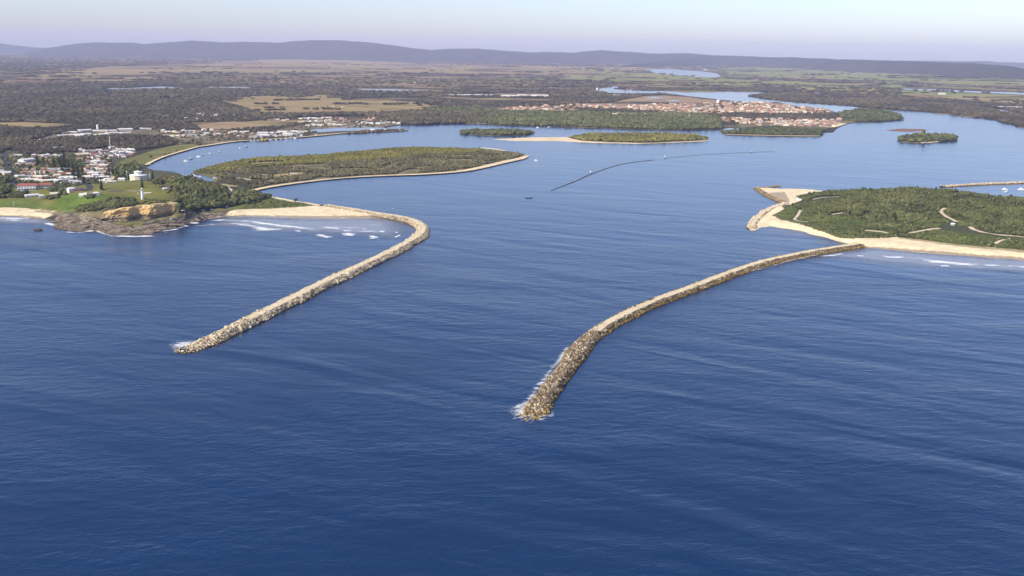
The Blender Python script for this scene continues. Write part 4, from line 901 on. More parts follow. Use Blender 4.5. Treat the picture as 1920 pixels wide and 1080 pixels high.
# spit: low green scrub in front, taller grey-green wood behind
def clear_tracks(P, tall):
    V = np.concatenate([P, gz(P[:, 0], P[:, 1])[:, None]], 1); px, py = to_px(V); ok = np.ones(len(P), bool)
    for t in TRACKS:
        S, _ = spline(t, 24)
        for x, y in S: ok &= ~((np.abs(px - x) < 4.5) & (py > y - 2.2) & (py < y + tall))
    return P[ok]
SPW = [(1484, 380), (1502, 371), (1522, 360), (1560, 355), (1620, 354), (1700, 353), (1790, 357), (1860, 366), (1960, 378), (2100, 396), (2250, 424), (2100, 462), (1930, 448), (1890, 442), (1860, 438), (1830, 424), (1780, 412), (1700, 420), (1640, 418), (1560, 408), (1500, 397)]
SPS = [(1456, 402), (1484, 388), (1500, 396), (1560, 407), (1640, 413), (1700, 412), (1780, 409), (1830, 424), (1930, 446), (2080, 470), (2080, 482), (1930, 466), (1850, 459), (1780, 453), (1720, 446), (1680, 442), (1612, 444), (1580, 442), (1540, 430), (1500, 416)]
TRK = [[(1778, 415), (1798, 415), (1798, 428), (1778, 428)], [(1486, 370), (1508, 370), (1508, 384), (1486, 384)]]
p = scatter_px([SPW], 26000, TRK, 3, 7.0); p = clear_tracks(p, 6); p = p[vnoise(p[:, 0], p[:, 1], 50, 91, 4) > -.62]; wood('spit_wood', 'dense grey-green coastal wood covering the right spit', 'wood', p, C_mid, M_bush, 2.4, 4.4, 4, clump=40)
p = scatter_px([SPW], 560, TRK, 33, 7.0); p = clear_tracks(p, 9); wood('spit_wood', 'taller rounded trees rising through the wood on the right spit', 'trees', p, C_near, M_bush, 3.6, 7.5, 34, clump=70)
p = scatter_px([SPS], 15000, TRK, 5, 7.0); p = clear_tracks(p, 3.5); p = p[vnoise(p[:, 0], p[:, 1], 45, 77, 3) > -.42]
wood('spit_scrub', 'low green dune scrub along the seaward side of the right spit', 'scrub', p, C_mid, M_scrubl, 2.0, 1.7, 6, clump=30)
p = scatter_px([SPS], 2600, TRK, 55, 7.0); p = clear_tracks(p, 5); p = p[vnoise(p[:, 0], p[:, 1], 60, 79, 3) > .12]
wood('spit_scrub', 'taller grey-green bushes standing in the dune scrub of the right spit', 'scrub', p, C_mid, M_bush, 2.9, 3.6, 56, clump=40)
# long island
GRN = [(364, 322), (388, 315.5), (430, 304), (480, 298), (540, 294.5), (600, 291), (640, 287.5), (700, 281.5), (740, 278), (790, 277), (850, 279), (880, 280.5), (905, 281), (885, 288), (800, 290), (740, 295.5), (680, 302), (600, 306), (520, 309.5), (460, 315), (402, 326), (386, 326)]
GRY = [(402, 326), (460, 315), (520, 309.5), (600, 306), (680, 302), (740, 295.5), (800, 290), (885, 287), (908, 282), (940, 284), (968, 288), (982, 291), (968, 296), (935, 303), (895, 312), (856, 318.5), (800, 323), (740, 325.5), (680, 328), (620, 332), (560, 339), (505, 346), (476, 353), (440, 352), (408, 342)]
CLR = [[(465, 305), (500, 302), (536, 302), (530, 307), (490, 309), (466, 309)], [(838, 290.5), (895, 290.5), (880, 294), (845, 293.5)], [(510, 327), (560, 322), (580, 326), (545, 332), (510, 335)], [(776, 312), (812, 311), (810, 315.5), (780, 316.5)], [(418, 324), (436, 330), (470, 334), (468, 340), (430, 335)]]
p = scatter_px([GRN], 13000, CLR, 7); wood('mangrove', 'olive green mangrove belt on the far side of the long island', 'mangroves', p, C_mid, M_mang, 3.4, 4.4, 8, clump=70)
p = scatter_px([GRY], 14000, CLR, 9); p = p[vnoise(p[:, 0], p[:, 1], 60, 78, 3) > -.28]
wood('island_wood', 'grey-brown wood on the near side of the long island', 'wood', p, C_mid, M_oak, 2.7, 4.6, 10, clump=50)
for q, n, s, d in ((I2, 700, 11, 'green mangroves on the small left mid-river island'), (I3, 1500, 12, 'green mangroves on the long mid-river island'), (I4, 420, 13, 'dark green trees on the short right river island')):
    c = np.mean(q, 0); q2 = [((a - c[0]) * .97 + c[0], (b - c[1]) * .86 + c[1] - .3) for a, b in q]
    p = scatter_px([q2], n, (), s); wood('mangrove', d, 'mangroves', p, C_mid, M_mang if s == 12 else M_bush, 8, 8 if s < 13 else 12, s, floor=1.0, clump=90)
# headland bush
B1 = [(318, 341), (345, 336), (390, 345), (405, 349), (430, 352), (440, 362), (470, 362), (500, 369), (505, 372), (470, 379), (440, 386), (400, 390), (350, 394), (340, 391), (324, 380), (334, 353)]
BROAD = [[(416, 350), (436, 350), (440, 366), (435, 378), (426, 378), (430, 364)], [(404, 342), (450, 342), (450, 350), (406, 354)]]
def on_scatter(poly, n, seed, holes=()):
    r = np.random.default_rng(seed); lo = np.min(poly, 0); hi = np.max(poly, 0); out = []; k = 0
    while k < n:
        q = r.uniform(lo, hi, (n * 3, 2)); m = inside(q[:, 0], q[:, 1], poly)
        for h_ in holes: m &= ~inside(q[:, 0], q[:, 1], h_)
        q = q[m]; out.append(q); k += len(q)
    q = np.concatenate(out)[:n]; return on(q[:, 0], q[:, 1])[:, :2]
p = on_scatter(B1, 1500, 14, BROAD); wood('headland_bush', 'dark bushland between the lighthouse lawn and the cove beach', 'bush', p, C_near, M_bush, 4.6, 7.5, 15, clump=40)
for poly, n, s, lab, rr, hh in (([(138, 397), (150, 388), (185, 379), (215, 373), (250, 374), (262, 383), (240, 388), (205, 391), (160, 398)], 420, 16, 'dark windswept hedge of scrub along the top of the cliff', 3.4, 4.2),
                        ([(-30, 335), (10, 338), (22, 345), (20, 362), (8, 372), (-30, 374)], 110, 17, 'dark clump of trees at the left edge above the beach', 5.5, 9), ([(18, 366), (30, 361), (50, 360), (48, 370), (24, 372)], 60, 18, 'rounded thicket below the red-roofed hotel', 4, 4.5), ([(84, 370), (108, 367), (110, 372), (90, 375)], 40, 19, 'clipped thicket on the bright green slope', 3.6, 4),
                        ([(88, 356), (112, 350), (124, 352), (124, 366), (112, 368), (96, 362)], 80, 20, 'shrubs between the beach houses and the white block', 3.6, 4.5), ([(158, 368), (174, 366), (174, 372), (160, 373)], 24, 21, 'low thicket at the right end of the beach houses', 3.2, 3.5), ([(212, 318), (240, 312), (262, 314), (268, 322), (244, 336), (220, 338)], 170, 22, 'dark trees behind the round water reservoir', 5, 9),
                        ([(262, 384), (290, 380), (320, 378), (326, 383), (300, 385), (270, 386)], 60, 23, 'thin scrub along the cliff edge right of the lighthouse', 2.4, 2.2), ([(326, 380), (338, 383), (346, 392), (338, 394), (330, 388)], 46, 24, 'dark shrubs at the right end of the cliff', 3.2, 4.5),
                        ([(505, 372), (560, 380), (590, 385), (560, 387), (500, 390), (450, 392), (470, 381)], 260, 25, 'low dune plants behind the cove beach', 1.5, 1.1), ([(442, 380), (480, 370), (505, 372), (470, 384)], 60, 26, 'scattered shrubs in the grass above the cove beach', 2.6, 3),
                        ([(300, 330), (322, 332), (345, 336), (338, 341), (312, 340)], 90, 27, 'reddish brown shrubs by the moored boats', 3.6, 5), ([(62, 316), (74, 300), (96, 296), (112, 300), (112, 320), (70, 322)], 70, 28, 'town trees left of the tall pine grove', 4.2, 6)):
    p = on_scatter(poly, n, s); wood('thicket', lab, 'thicket', p, C_near, M_oak if s == 27 else M_bush, rr, hh, s + 100, clump=30)

# plain and far woods: one wood per band of country, crowns grow into whole stands with distance
holes = [q for q in LK] + [q for k, q in FP]
def far_wood(label, band, dens, seed, crown, mat=None, thin=-.20, hole_keep=0.0):
    r = np.random.default_rng(seed); px0, py0 = np.min(band, 0); px1, py1 = np.max(band, 0)
    n = int((px1 - px0) * (py1 - py0) * dens); q = np.stack([r.uniform(px0, px1, n), r.uniform(py0, py1, n)], 1)
    m = inside(q[:, 0], q[:, 1], band) & inside(q[:, 0], q[:, 1], MAIN)
    for h_ in holes: m &= ~inside(q[:, 0], q[:, 1] + .8, h_)
    for k_, h_ in FP:
        if hole_keep: m |= inside(q[:, 0], q[:, 1], h_) & (r.uniform(size=n) < hole_keep) & inside(q[:, 0], q[:, 1], band)
    q = q[m]; P = at(q[:, 0], q[:, 1], 2.0)[:, :2]; d = np.hypot(P[:, 0], P[:, 1])
    keep = vnoise(P[:, 0], P[:, 1], 420, seed, 4) > thin; P = P[keep]; d = d[keep]
    if len(P) == 0: return
    s = crown * np.clip(d / 3500, .8, 3.2)
    wood('far_wood', label, 'wood', P, C_mid if np.median(d) < 4700 else C_far, mat or M_wood, s, np.clip(9 * (d / 3500) ** .35, 8, 17) * (.6 if seed in (210, 215, 216, 217) else 1), seed, floor=1.5, sink=.25, clump=260)
far_wood('wood beside the seaside town and behind its white sheds', [(-40, 238), (60, 241), (140, 236), (330, 226), (365, 236), (372, 243), (300, 246), (150, 248), (60, 262), (0, 290), (-40, 290)], .55, 201, 8.5, thin=-1.2)
far_wood('wood between the white sheds and the seaside town', [(40, 270), (90, 262), (170, 258), (300, 256), (330, 262), (330, 270), (300, 276), (250, 282), (200, 274), (150, 284), (90, 292), (50, 296), (20, 292)], .60, 202, 6.5, thin=-1.2)
far_wood('broad dark wood in the left middle distance', [(-40, 166), (180, 168), (420, 167), (640, 168), (640, 178), (560, 182), (470, 186), (410, 190), (460, 204), (500, 214), (480, 226), (420, 230), (360, 228), (300, 230), (140, 234), (-40, 230)], .42, 203, 10, thin=-1.2)
far_wood('dark wood strip beyond the long pale lake', [(-40, 156), (200, 150), (360, 152), (470, 158), (560, 160), (640, 160), (640, 168), (-40, 166)], .34, 204, 11, thin=-1.2)
far_wood('wood behind the marina houses', [(470, 214), (600, 214), (740, 212), (800, 206), (860, 203), (930, 208), (930, 222), (900, 230), (780, 233), (750, 232), (680, 216), (560, 220), (500, 226)], .55, 205, 8, thin=-1.2)
far_wood('green wood along the far river bank in the centre', [(800, 206), (900, 200), (940, 209), (1000, 209), (1080, 211), (1180, 214), (1300, 214), (1350, 222), (1352, 241), (1280, 243), (1200, 241), (1120, 238.5), (1050, 236.5), (960, 234.5), (912, 231), (830, 230)], .62, 206, 8, M_bush, thin=-1.2)
far_wood('dark wood beyond the white industrial sheds', [(640, 170), (760, 172), (830, 174), (840, 166), (900, 158), (1000, 160), (1120, 160), (1210, 164), (1320, 165), (1480, 163), (1500, 172), (1440, 174), (1360, 171), (1260, 170), (1150, 168), (1120, 172), (1150, 177), (1240, 176), (1290, 182), (1200, 181), (1140, 192), (1060, 196), (960, 200), (880, 196), (780, 192), (740, 188), (640, 186)], .40, 207, 9.5)
far_wood('dark wooded strip across the right-hand plain', [(1405, 180), (1440, 176), (1500, 172), (1570, 174), (1660, 177), (1780, 187), (1900, 196), (2060, 214), (2060, 256), (1930, 240), (1908, 236), (1870, 225), (1790, 214), (1730, 208.5), (1650, 203), (1600, 199), (1560, 196), (1500, 192), (1440, 187)], .55, 208, 9, thin=-1.2)
far_wood('wooded island beyond the river town', [(1570, 210), (1590, 207), (1622, 204), (1660, 209), (1684, 214), (1692, 221), (1686, 225), (1640, 228), (1600, 228), (1585, 224)], .7, 209, 8, M_bush, thin=-1.2)
far_wood('trees within the river town', [(1060, 196), (1180, 198), (1300, 195), (1400, 193), (1480, 198), (1550, 206), (1565, 212), (1572, 218), (1560, 225), (1440, 226), (1380, 233), (1320, 226), (1200, 216), (1060, 209)], .42, 210, 5.5, hole_keep=.30)
far_wood('trees at the right of the river town', [(1250, 211), (1340, 214), (1440, 212), (1560, 211), (1572, 218), (1560, 225), (1440, 226), (1380, 233), (1320, 226), (1200, 216)], .30, 217, 7, hole_keep=.10)
far_wood('green bank below the river town point', [(1356, 247), (1395, 243), (1440, 237), (1500, 241), (1545, 244), (1540, 251), (1536, 254), (1440, 252.5), (1376, 250.5), (1360, 249.5)], .8, 211, 7, M_bush, thin=-1.2)
far_wood('tree lines dotted over the pastures and cane fields', [(-40, 118), (400, 112), (900, 116), (1300, 126), (1700, 140), (2000, 152), (2000, 196), (1660, 178), (1300, 165), (900, 164), (500, 166), (-40, 168)], .12, 212, 11, M_wood, .10, .085)
far_wood('far woods at the foot of the hills', [(-160, 96), (400, 101), (900, 108), (1300, 117), (1700, 130), (2060, 144), (2060, 152), (1600, 136), (1200, 128), (640, 113), (420, 113), (160, 127), (-160, 146)], .22, 213, 13)
far_wood('reddish bushes scattered over the scrubby plain', [(340, 142), (1000, 150), (960, 164), (340, 158)], .30, 214, 9, M_oak, -.2, .5)
far_wood('trees among the marina and riverside houses', [(336, 268), (345, 244), (440, 242), (520, 236), (600, 226), (760, 228), (760, 234), (700, 238), (620, 240), (570, 256), (500, 261), (440, 265), (372, 272)], .20, 215, 4.6, M_wood, -.2, .22)
far_wood('trees on the marina spit', [(600, 253), (660, 248), (750, 242.5), (764, 244), (700, 247), (640, 250)], .45, 216, 4.0, M_wood, -.1)

# hedgerows and shelter belts: lines of trees across the open country
def belts(label, n, seed):
    r = np.random.default_rng(seed); pts = []
    while n > 0:
        x = r.uniform(0, 1920); y = yh(x) + r.uniform(20, 92); k, q = FP[r.integers(len(FP))]
        cx = np.mean(q, 0); x, y = r.uniform(np.min(q, 0), np.max(q, 0))
        if y > 216 or k in ('town', 'bare') or not inside([x], [y], q)[0]: continue
        L = r.uniform(10, 90); s = r.uniform(-.03, .045); m = int(L * .9); t = np.linspace(0, L, m); gap = vnoise(t, t * 0, 9, int(r.integers(999)), 2) > -.25
        pts.append(np.stack([x + t, y + s * t + r.normal(0, .12, m)], 1)[gap]); n -= 1
    q = np.concatenate(pts); m = inside(q[:, 0], q[:, 1], MAIN)
    for h_ in LK: m &= ~inside(q[:, 0], q[:, 1] + .5, h_)
    P = at(q[m, 0], q[m, 1], 2.0)[:, :2]; d = np.hypot(P[:, 0], P[:, 1])
    wood('tree_belt', label, 'tree belts', P, C_far, M_wood, 9 * np.clip(d / 5000, .8, 2.4), np.clip(9 * (d / 4000) ** .3, 8, 14), seed)
belts('dark hedgerows and shelter belts lining the pastures of the plain', 150, 230)
# ================================================================== BUILDINGS
WALLC = {'white': (.66, .65, .62), 'cream': (.68, .60, .44), 'yellow': (.66, .53, .24), 'brick': (.33, .20, .14), 'grey': (.42, .42, .42), 'tan': (.48, .38, .26)}
ROOFC = {'white': (.63, .62, .60), 'grey': (.30, .31, .33), 'red': (.32, .10, .075), 'brown': (.26, .165, .12), 'cream': (.58, .51, .40), 'orange': (.33, .175, .10), 'green': (.36, .42, .34), 'dark': (.10, .10, .11)}
def mw(c): return plain('wall_' + c, WALLC[c], .10, .5, .85)
def mr(c): return plain('roof_' + c, ROOFC[c], .16, .7, .7)
M_glass = plain('window_glass', (.03, .04, .05), .3, .5, .15, .6); M_door = plain('door_paint', (.14, .09, .06), .2, 1, .6)
M_white = plain('white_paint', (.80, .80, .78), .05, .6, .5); M_steel = plain('grey_steel', (.40, .41, .42), .1, 1, .5); M_trunk = plain('bark', (.10, .075, .055), .3, 1.5, .95)

SHAPES = {  # width, depth, wall height, roof rise, hip length (0 gable, None flat)
 'gabled': (15, 10, 3.4, 2.6, 0), 'hip-roofed': (15, 12, 3.4, 3.0, 5), 'long low': (25, 9, 3.2, 2.0, 0), 'two-storey': (14, 11, 6.4, 2.6, 4.5), 'flat-roofed': (17, 12, 4.2, 0, None), 'shed-like': (34, 18, 5.5, 2.2, 0), 'small': (8, 7, 2.8, 1.8, 0)}
MC = {}
def house_meshes(shape, wc, rc, detail):
    k = (shape, wc, rc, detail)
    if k in MC: return MC[k]
    w, d, h, rise, hip = SHAPES[shape]; out = []
    b = MB(); b.box((0, 0, -1.5), (w, d, h + 1.5))
    if hip == 0: b.add([(-w / 2, -d / 2, h), (-w / 2, d / 2, h), (-w / 2, 0, h + rise), (w / 2, -d / 2, h), (w / 2, d / 2, h), (w / 2, 0, h + rise)], [(0, 2, 1), (3, 4, 5)])
    out.append(('wall', b.me('wall', mw(wc)), None))
    r = MB()
    if hip is None:
        r.box((0, 0, h + .003), (w + .8, d + .8, .35))
        for s in (-1, 1): r.box((s * (w / 2 + .25), 0, h + .356), (.3, d + .8, .5)); r.box((0, s * (d / 2 + .25), h + .356), (w + .1, .3, .5))
        r.box((w * .2, d * .1, h + .356), (2.2, 2.2, 1.3))
    else: r.gable((0, 0, h + .12), (w + 1.2, d + 1.4), rise + .1, 0, hip)
    out.append(('roof', r.me('roof', mr(rc)), None))
    if detail:
        storeys = 2 if h > 6 else 1
        for st in range(storeys):
            for q in ((-.30, .30) if st == 0 else (-.32, 0, .32)):
                f = MB(); f.box((0, 0, 0), (1.9, .12, 1.3)); out.append(('window', f.me('window', M_glass), (q * w, -d / 2 - .05, 1.0 + 3.1 * st)))
        f = MB(); f.box((0, 0, 0), (1.4, d * .0 + .12, 1.2)); out.append(('window', f.me('window', M_glass), (w / 2 + .05, -d * .18, 1.1)))
        f = MB(); f.box((0, 0, 0), (1.1, .14, 2.1)); out.append(('door', f.me('door', M_door), (.04 * w, -d / 2 - .05, .1)))
        if shape in ('gabled', 'hip-roofed', 'two-storey') and rc in ('red', 'orange', 'brown'):
            f = MB(); f.box((0, 0, 0), (.9, .9, 2.2)); out.append(('chimney', f.me('chimney', mw('brick')), (w * .18, d * .12, h + rise * .5)))
    MC[k] = out; return out

def merged(shape, wc, rc):
    k = (shape, wc, rc, 'one')
    if k in MC: return MC[k]
    w, d, h, rise, hip = SHAPES[shape]; b = MB(); b.box((0, 0, -1.5), (w, d, h + 1.5), 0)
    if hip is None: b.box((0, 0, h + .003), (w + .8, d + .8, .5), 1)
    else:
        if hip == 0: b.add([(-w / 2, -d / 2, h), (-w / 2, d / 2, h), (-w / 2, 0, h + rise), (w / 2, -d / 2, h), (w / 2, d / 2, h), (w / 2, 0, h + rise)], [(0, 2, 1), (3, 4, 5)], 0)
        b.gable((0, 0, h + .12), (w + 1.2, d + 1.4), rise + .1, 1, hip)
    MC[k] = b.me('house', mw(wc), mr(rc)); return MC[k]

def place_house(px, py, shape, wc, rc, label, group, detail=2, scale=1.0, rz=None, name='house', cat='house'):
    P = on(float(px), float(py)); az = -math.atan2(P[0], P[1]); rz = az + (random.gauss(0, .28) if rz is None else rz)
    if detail == 0:
        o = link(name, merged(shape, wc, rc), None, tuple(P)); o.rotation_euler = (0, 0, rz); o.scale = (scale,) * 3; return tag(o, label, cat, group)
    root = empty(name, tuple(P), rz); root.scale = (scale,) * 3; tag(root, label, cat, group); roof = None
    for nm, me, loc in house_meshes(shape, wc, rc, detail == 2):
        o = link(nm, me, roof if nm == 'chimney' else root, loc)
        if nm == 'roof': roof = o
    return root

ORD = ['leftmost', 'second from left', 'third from left', 'fourth from left', 'fifth from left', 'sixth from left', 'seventh from left', 'eighth from left']
def ordinal(i, n):
    if n == 1: return 'alone'
    if i < (n + 1) // 2: return ORD[i]
    return ORD[n - 1 - i].replace('left', 'right') if n - 1 - i else 'rightmost'
HOUSE_PX = []
def row(desc, a, b, n, group, detail=2, kinds=None, walls='white white cream cream white yellow', roofs='white white cream grey white brown red', jit=1.0, scale=1.0, seed=0, name='house', cat='house'):
    """a street of houses between two surveyed points; each gets its own label"""
    r = random.Random(seed); kinds = kinds or ['gabled', 'hip-roofed', 'gabled', 'long low', 'two-storey', 'flat-roofed']
    for i in range(n):
        t = (i + .5 + r.uniform(-.22, .22)) / n; px = a[0] + (b[0] - a[0]) * t; py = a[1] + (b[1] - a[1]) * t + r.uniform(-1, 1) * jit
        sh = r.choice(kinds); wc = r.choice(walls.split()); rc = r.choice(roofs.split())
        dd = desc[7:] if desc.startswith('in the ') else desc
        lab = f"{wc} {sh} {cat}, {rc} roof, {ordinal(i, n)}, {dd}"
        place_house(px, py, sh, wc, rc, lab, group, detail, scale * (.86 if group == G1 else 1) * r.uniform(.88, 1.12), None, name, cat); HOUSE_PX.append((px, py))

G1 = 'houses of the seaside town'; G2 = 'white sheds behind the seaside town'; G3 = 'riverside houses'; G4 = 'houses of the far river town'
RED = 'red orange brown brown cream grey white'
row('in the row behind the hotel', (40, 338), (150, 343), 12, G1, seed=1, walls='cream yellow white cream', roofs='white cream cream white grey red')
row('in the second row behind the hotel', (28, 331.5), (138, 335), 12, G1, seed=2)
row('in the third row behind the hotel', (42, 325), (142, 328), 12, G1, seed=3, roofs=RED)
row('in the row left of the pines', (70, 318), (136, 321), 11, G1, seed=4, roofs='orange orange grey white')
row('behind the big white hall', (20, 293), (66, 291), 7, G1, seed=5, scale=.85)
row('in front of the big white hall', (34, 310), (64, 309), 5, G1, seed=6, walls='tan cream', roofs='brown grey')
row('in the top row above the pines', (78, 293), (116, 294), 8, G1, seed=7, scale=.8)
row('by the left street end', (0, 322), (14, 328), 4, G1, seed=8)
row('in the dark trees at left edge', (-2, 333), (12, 337), 4, G1, seed=9, scale=.8)
row('in the top row right of pines', (148, 284), (196, 284), 8, G1, seed=10)
row('in the second row right of pines', (148, 290.5), (192, 291), 8, G1, seed=11, roofs=RED)
row('in the third row right of pines', (148, 298), (196, 297), 11, G1, seed=12, roofs='red red brown white cream')
row('in the fourth row right of pines', (163, 305), (200, 304.5), 7, G1, seed=13)
row('in the fifth row right of pines', (164, 312), (196, 312), 7, G1, seed=14)
row('in the sixth row right of pines', (162, 319), (198, 318), 7, G1, seed=15, roofs=RED)
row('in the seventh row right of pines', (160, 326), (194, 326), 7, G1, seed=16)
row('just above the lawn corner', (160, 333), (198, 334), 7, G1, seed=17, walls='white cream grey')
row('beside the lawn pine', (192, 341), (210, 342), 5, G1, seed=18, scale=.9, roofs='white grey cream')
row('under the radio mast, back row', (206, 277), (268, 275.5), 11, G1, seed=19, kinds=['long low', 'gabled', 'flat-roofed'])
row('under the radio mast, middle row', (212, 283), (252, 282), 7, G1, seed=20)
row('under the radio mast, front row', (200, 288.5), (250, 288), 8, G1, seed=21)
row('at the edge of the riverside park', (204, 294), (240, 293.5), 7, G1, seed=22)
row('on the green beach slope', (150, 366), (184, 366), 5, G1, seed=23, scale=.8, walls='white white grey', roofs='grey white')
# named buildings of the town front
def hotel():
    P = on(51.0, 356.5); az = -math.atan2(P[0], P[1]); root = empty('hotel', tuple(P), az - .12); tag(root, 'large white two-storey hotel with red roof above the beach', 'hotel')
    b = MB(); b.box((0, 0, -3), (31, 13, 12)); b.build('wall', mw('white'), parent=root)
    b = MB(); b.gable((2.0, 2, 9.2), (37, 18), 3.2, 0, 5); b.build('roof', mr('red'), parent=root)
    for st in range(2):
        for k in range(6):
            f = MB(); f.box((0, 0, 0), (3.0 if st == 0 else 1.6, .16, 1.6)); f.build('window', M_glass, parent=root).location = (-12.2 + k * 4.9, -6.56, 1.6 + st * 4.2)
    b = MB(); b.box((3, -7.2, 4.2), (22, 1.3, .25)); b.build('balcony', M_white, parent=root)
    P = on(85.5, 352.0); root = empty('hotel_wing', tuple(P), az - .1); tag(root, 'low white hotel annexe with red roof, right of the large hotel', 'building')
    b = MB(); b.box((0, 0, -3), (24, 11, 9)); b.build('wall', mw('white'), parent=root)
    b = MB(); b.gable((0, 0, 6.15), (26, 14), 3.0, 0, 5); b.build('roof', mr('red'), parent=root)
    for k in range(5):
        f = MB(); f.box((0, 0, 0), (2.4, .16, 2.0)); f.build('window', M_glass, parent=root).location = (-9.2 + k * 4.6, -5.56, 2.6)
hotel()
place_house(60, 368.5, 'long low', 'white', 'white', 'long white surf club building on the grass above the beach', None, 2, .9, name='surf_club', cat='building')
place_house(78.5, 370.5, 'two-storey', 'white', 'white', 'small white tower-like building beside the surf club', None, 2, .62, name='lookout_building', cat='building')
place_house(103, 366.5, 'gabled', 'cream', 'cream', 'cream-roofed kiosk between the surf club and the white block', None, 2, 1.0, name='kiosk', cat='building')
place_house(134, 359.5, 'two-storey', 'white', 'white', 'tall plain white block of flats above the green slope', None, 2, .9, name='block_of_flats', cat='building')
place_house(125, 355, 'long low', 'white', 'dark', 'dark-roofed house left of the white block of flats', None, 2, .7)
place_house(147, 358, 'hip-roofed', 'brick', 'dark', 'brick house with dark roof right of the white block', None, 2, 1.0)
place_house(50, 303, 'shed-like', 'white', 'white', 'big white hall at the top of the left street', None, 2, 1.0, name='hall', cat='hall')
place_house(228.5, 338, 'gabled', 'white', 'white', 'small white house left of the round reservoir', None, 2, .8)
place_house(309, 355.5, 'small', 'white', 'white', 'small white hut on the lawn right of the reservoir', None, 2, .8, name='hut', cat='hut')
place_house(315, 352.5, 'small', 'grey', 'dark', 'small dark-roofed hut behind the white lawn hut', None, 2, .8, name='hut', cat='hut')
place_house(259, 363.5, 'small', 'white', 'white', 'tiny white hut left of the lighthouse', None, 2, .32, name='hut', cat='hut')
place_house(276.5, 363.3, 'long low', 'cream', 'cream', 'low cream keeper building right of the lighthouse', None, 2, .50, rz=0.0, name='keeper_building', cat='building')
place_house(437, 385, 'flat-roofed', 'white', 'white', 'white flat-topped shelter by the cove beach', None, 2, .38, name='shelter', cat='shelter')
place_house(404, 335, 'flat-roofed', 'white', 'white', 'white flat boat shed at the shore by the island neck', None, 2, .6, name='boat_shed', cat='boat shed')
place_house(388.5, 347, 'small', 'white', 'white', 'small white roof among the bush near the moored boats', None, 2, .7, name='shed', cat='shed')
place_house(1499, 376, 'gabled', 'white', 'white', 'white pitched shed at the corner of the right spit', None, 2, .62, name='shed', cat='shed')
place_house(1787, 422, 'small', 'white', 'white', 'small white hut in the wood on the right spit', None, 2, .75, name='hut', cat='hut')
place_house(1894, 449, 'small', 'white', 'white', 'tiny white hut near the right edge of the spit', None, 2, .42, name='hut', cat='hut')
place_house(1421.5, 352, 'small', 'white', 'white', 'tiny white hut on the corner of the right sand bar', None, 2, .42, name='hut', cat='hut')
row('in the clearing on the long island', (470, 333), (560, 326), 6, 'cabins on the long island', 2, ['small', 'long low', 'small'], 'tan cream white', 'cream white tan'.replace('tan', 'brown'), seed=30, scale=.62, name='cabin', cat='cabin')
# white sheds and works behind the town
K2 = ['shed-like', 'shed-like', 'long low', 'flat-roofed']
row('at the left end of the works', (54, 268), (98, 262), 5, G2, 1, ['long low', 'shed-like'], 'white white', 'white white', seed=31, scale=.75, name='shed', cat='shed')
row('in the front row below the white tower', (112, 256), (200, 253.5), 8, G2, 1, K2, 'white white grey', 'white white cream', seed=32, scale=.9, name='shed', cat='shed')
row('in the back row beside the white tower', (104, 250), (200, 247), 8, G2, 1, K2, 'white tan grey', 'white white white brown', seed=33, scale=1.05, name='shed', cat='shed')
row('in the works right of the tower', (205, 252), (242, 252), 4, G2, 1, K2, 'cream white', 'white cream', seed=34, scale=1.1, name='shed', cat='shed')
row('at the back right of the works', (206, 246), (300, 241), 8, G2, 1, K2, 'white grey cream', 'white white cream', seed=35, scale=1.0, name='shed', cat='shed')
row('below the works at the right', (236, 256), (300, 256), 5, G2, 1, None, seed=36, scale=.8)
place_house(86, 278, 'shed-like', 'white', 'white', 'white shed alone in the wood above the pines', None, 1, .7, name='shed', cat='shed')
place_house(110, 279.5, 'shed-like', 'grey', 'grey', 'grey shed alone in the wood above the pines', None, 1, .9, name='shed', cat='shed')
row('on the riverside in the back row', (300, 249), (340, 248), 4, G3, 1, None, 'cream yellow tan', 'cream orange white', seed=37)
row('on the riverside in the front row', (296, 257), (338, 256), 4, G3, 1, None, 'cream white', 'white cream', seed=38)
row('along the back riverside street', (340, 247), (410, 246), 7, G3, 1, None, 'cream white yellow', 'cream white orange white', seed=39)
row('along the front riverside street', (342, 255), (416, 253.5), 7, G3, 1, None, 'cream white', 'cream white grey', seed=40)
row('left of the marina sheds', (428, 251), (466, 248), 4, G3, 1, None, 'white yellow cream', 'white cream', seed=41)
row('among the marina sheds, front row', (468, 258.5), (556, 254), 7, 'marina sheds', 1, ['shed-like', 'flat-roofed'], 'white white grey', 'white white white grey', seed=42, scale=1.0, name='shed', cat='shed')
row('among the marina sheds, back row', (490, 251.5), (575, 249), 7, 'marina sheds', 1, ['shed-like', 'flat-roofed'], 'white grey white', 'white white cream', seed=43, scale=1.0, name='shed', cat='shed')
row('in the estate within the left wood', (368, 215.5), (445, 216), 8, G3, 1, None, 'cream white', 'white cream white', seed=44, scale=1.1, jit=.8)
row('in the front of the wood estate', (366, 219), (420, 219.5), 5, G3, 1, None, 'cream white', 'white cream', seed=45, scale=1.1, jit=.8)
row('above the brown cleared field', (342, 224), (384, 227), 4, G3, 1, None, 'brick white', 'white red white', seed=46, scale=1.0)
row('on the left of the marina back', (504, 226), (545, 225), 4, G3, 1, None, 'cream brick tan white', 'white orange white', seed=47)
row('in the back marina street, left part', (560, 224), (620, 222), 7, G3, 1, None, 'white cream', 'white white cream', seed=48)
row('in the middle marina street, left part', (560, 230), (625, 228), 7, G3, 1, None, 'white cream tan', 'white white cream', seed=49)
row('in the front marina street, left part', (572, 236.5), (650, 235), 8, G3, 1, None, 'white cream', 'white white cream', seed=50)
row('in the back marina street, right part', (630, 222), (652, 224), 3, G3, 1, None, 'brick white', 'red orange', seed=51)
row('in the middle marina street, right part', (625, 230), (655, 230), 4, G3, 1, None, 'tan cream white', 'white brown', seed=52)
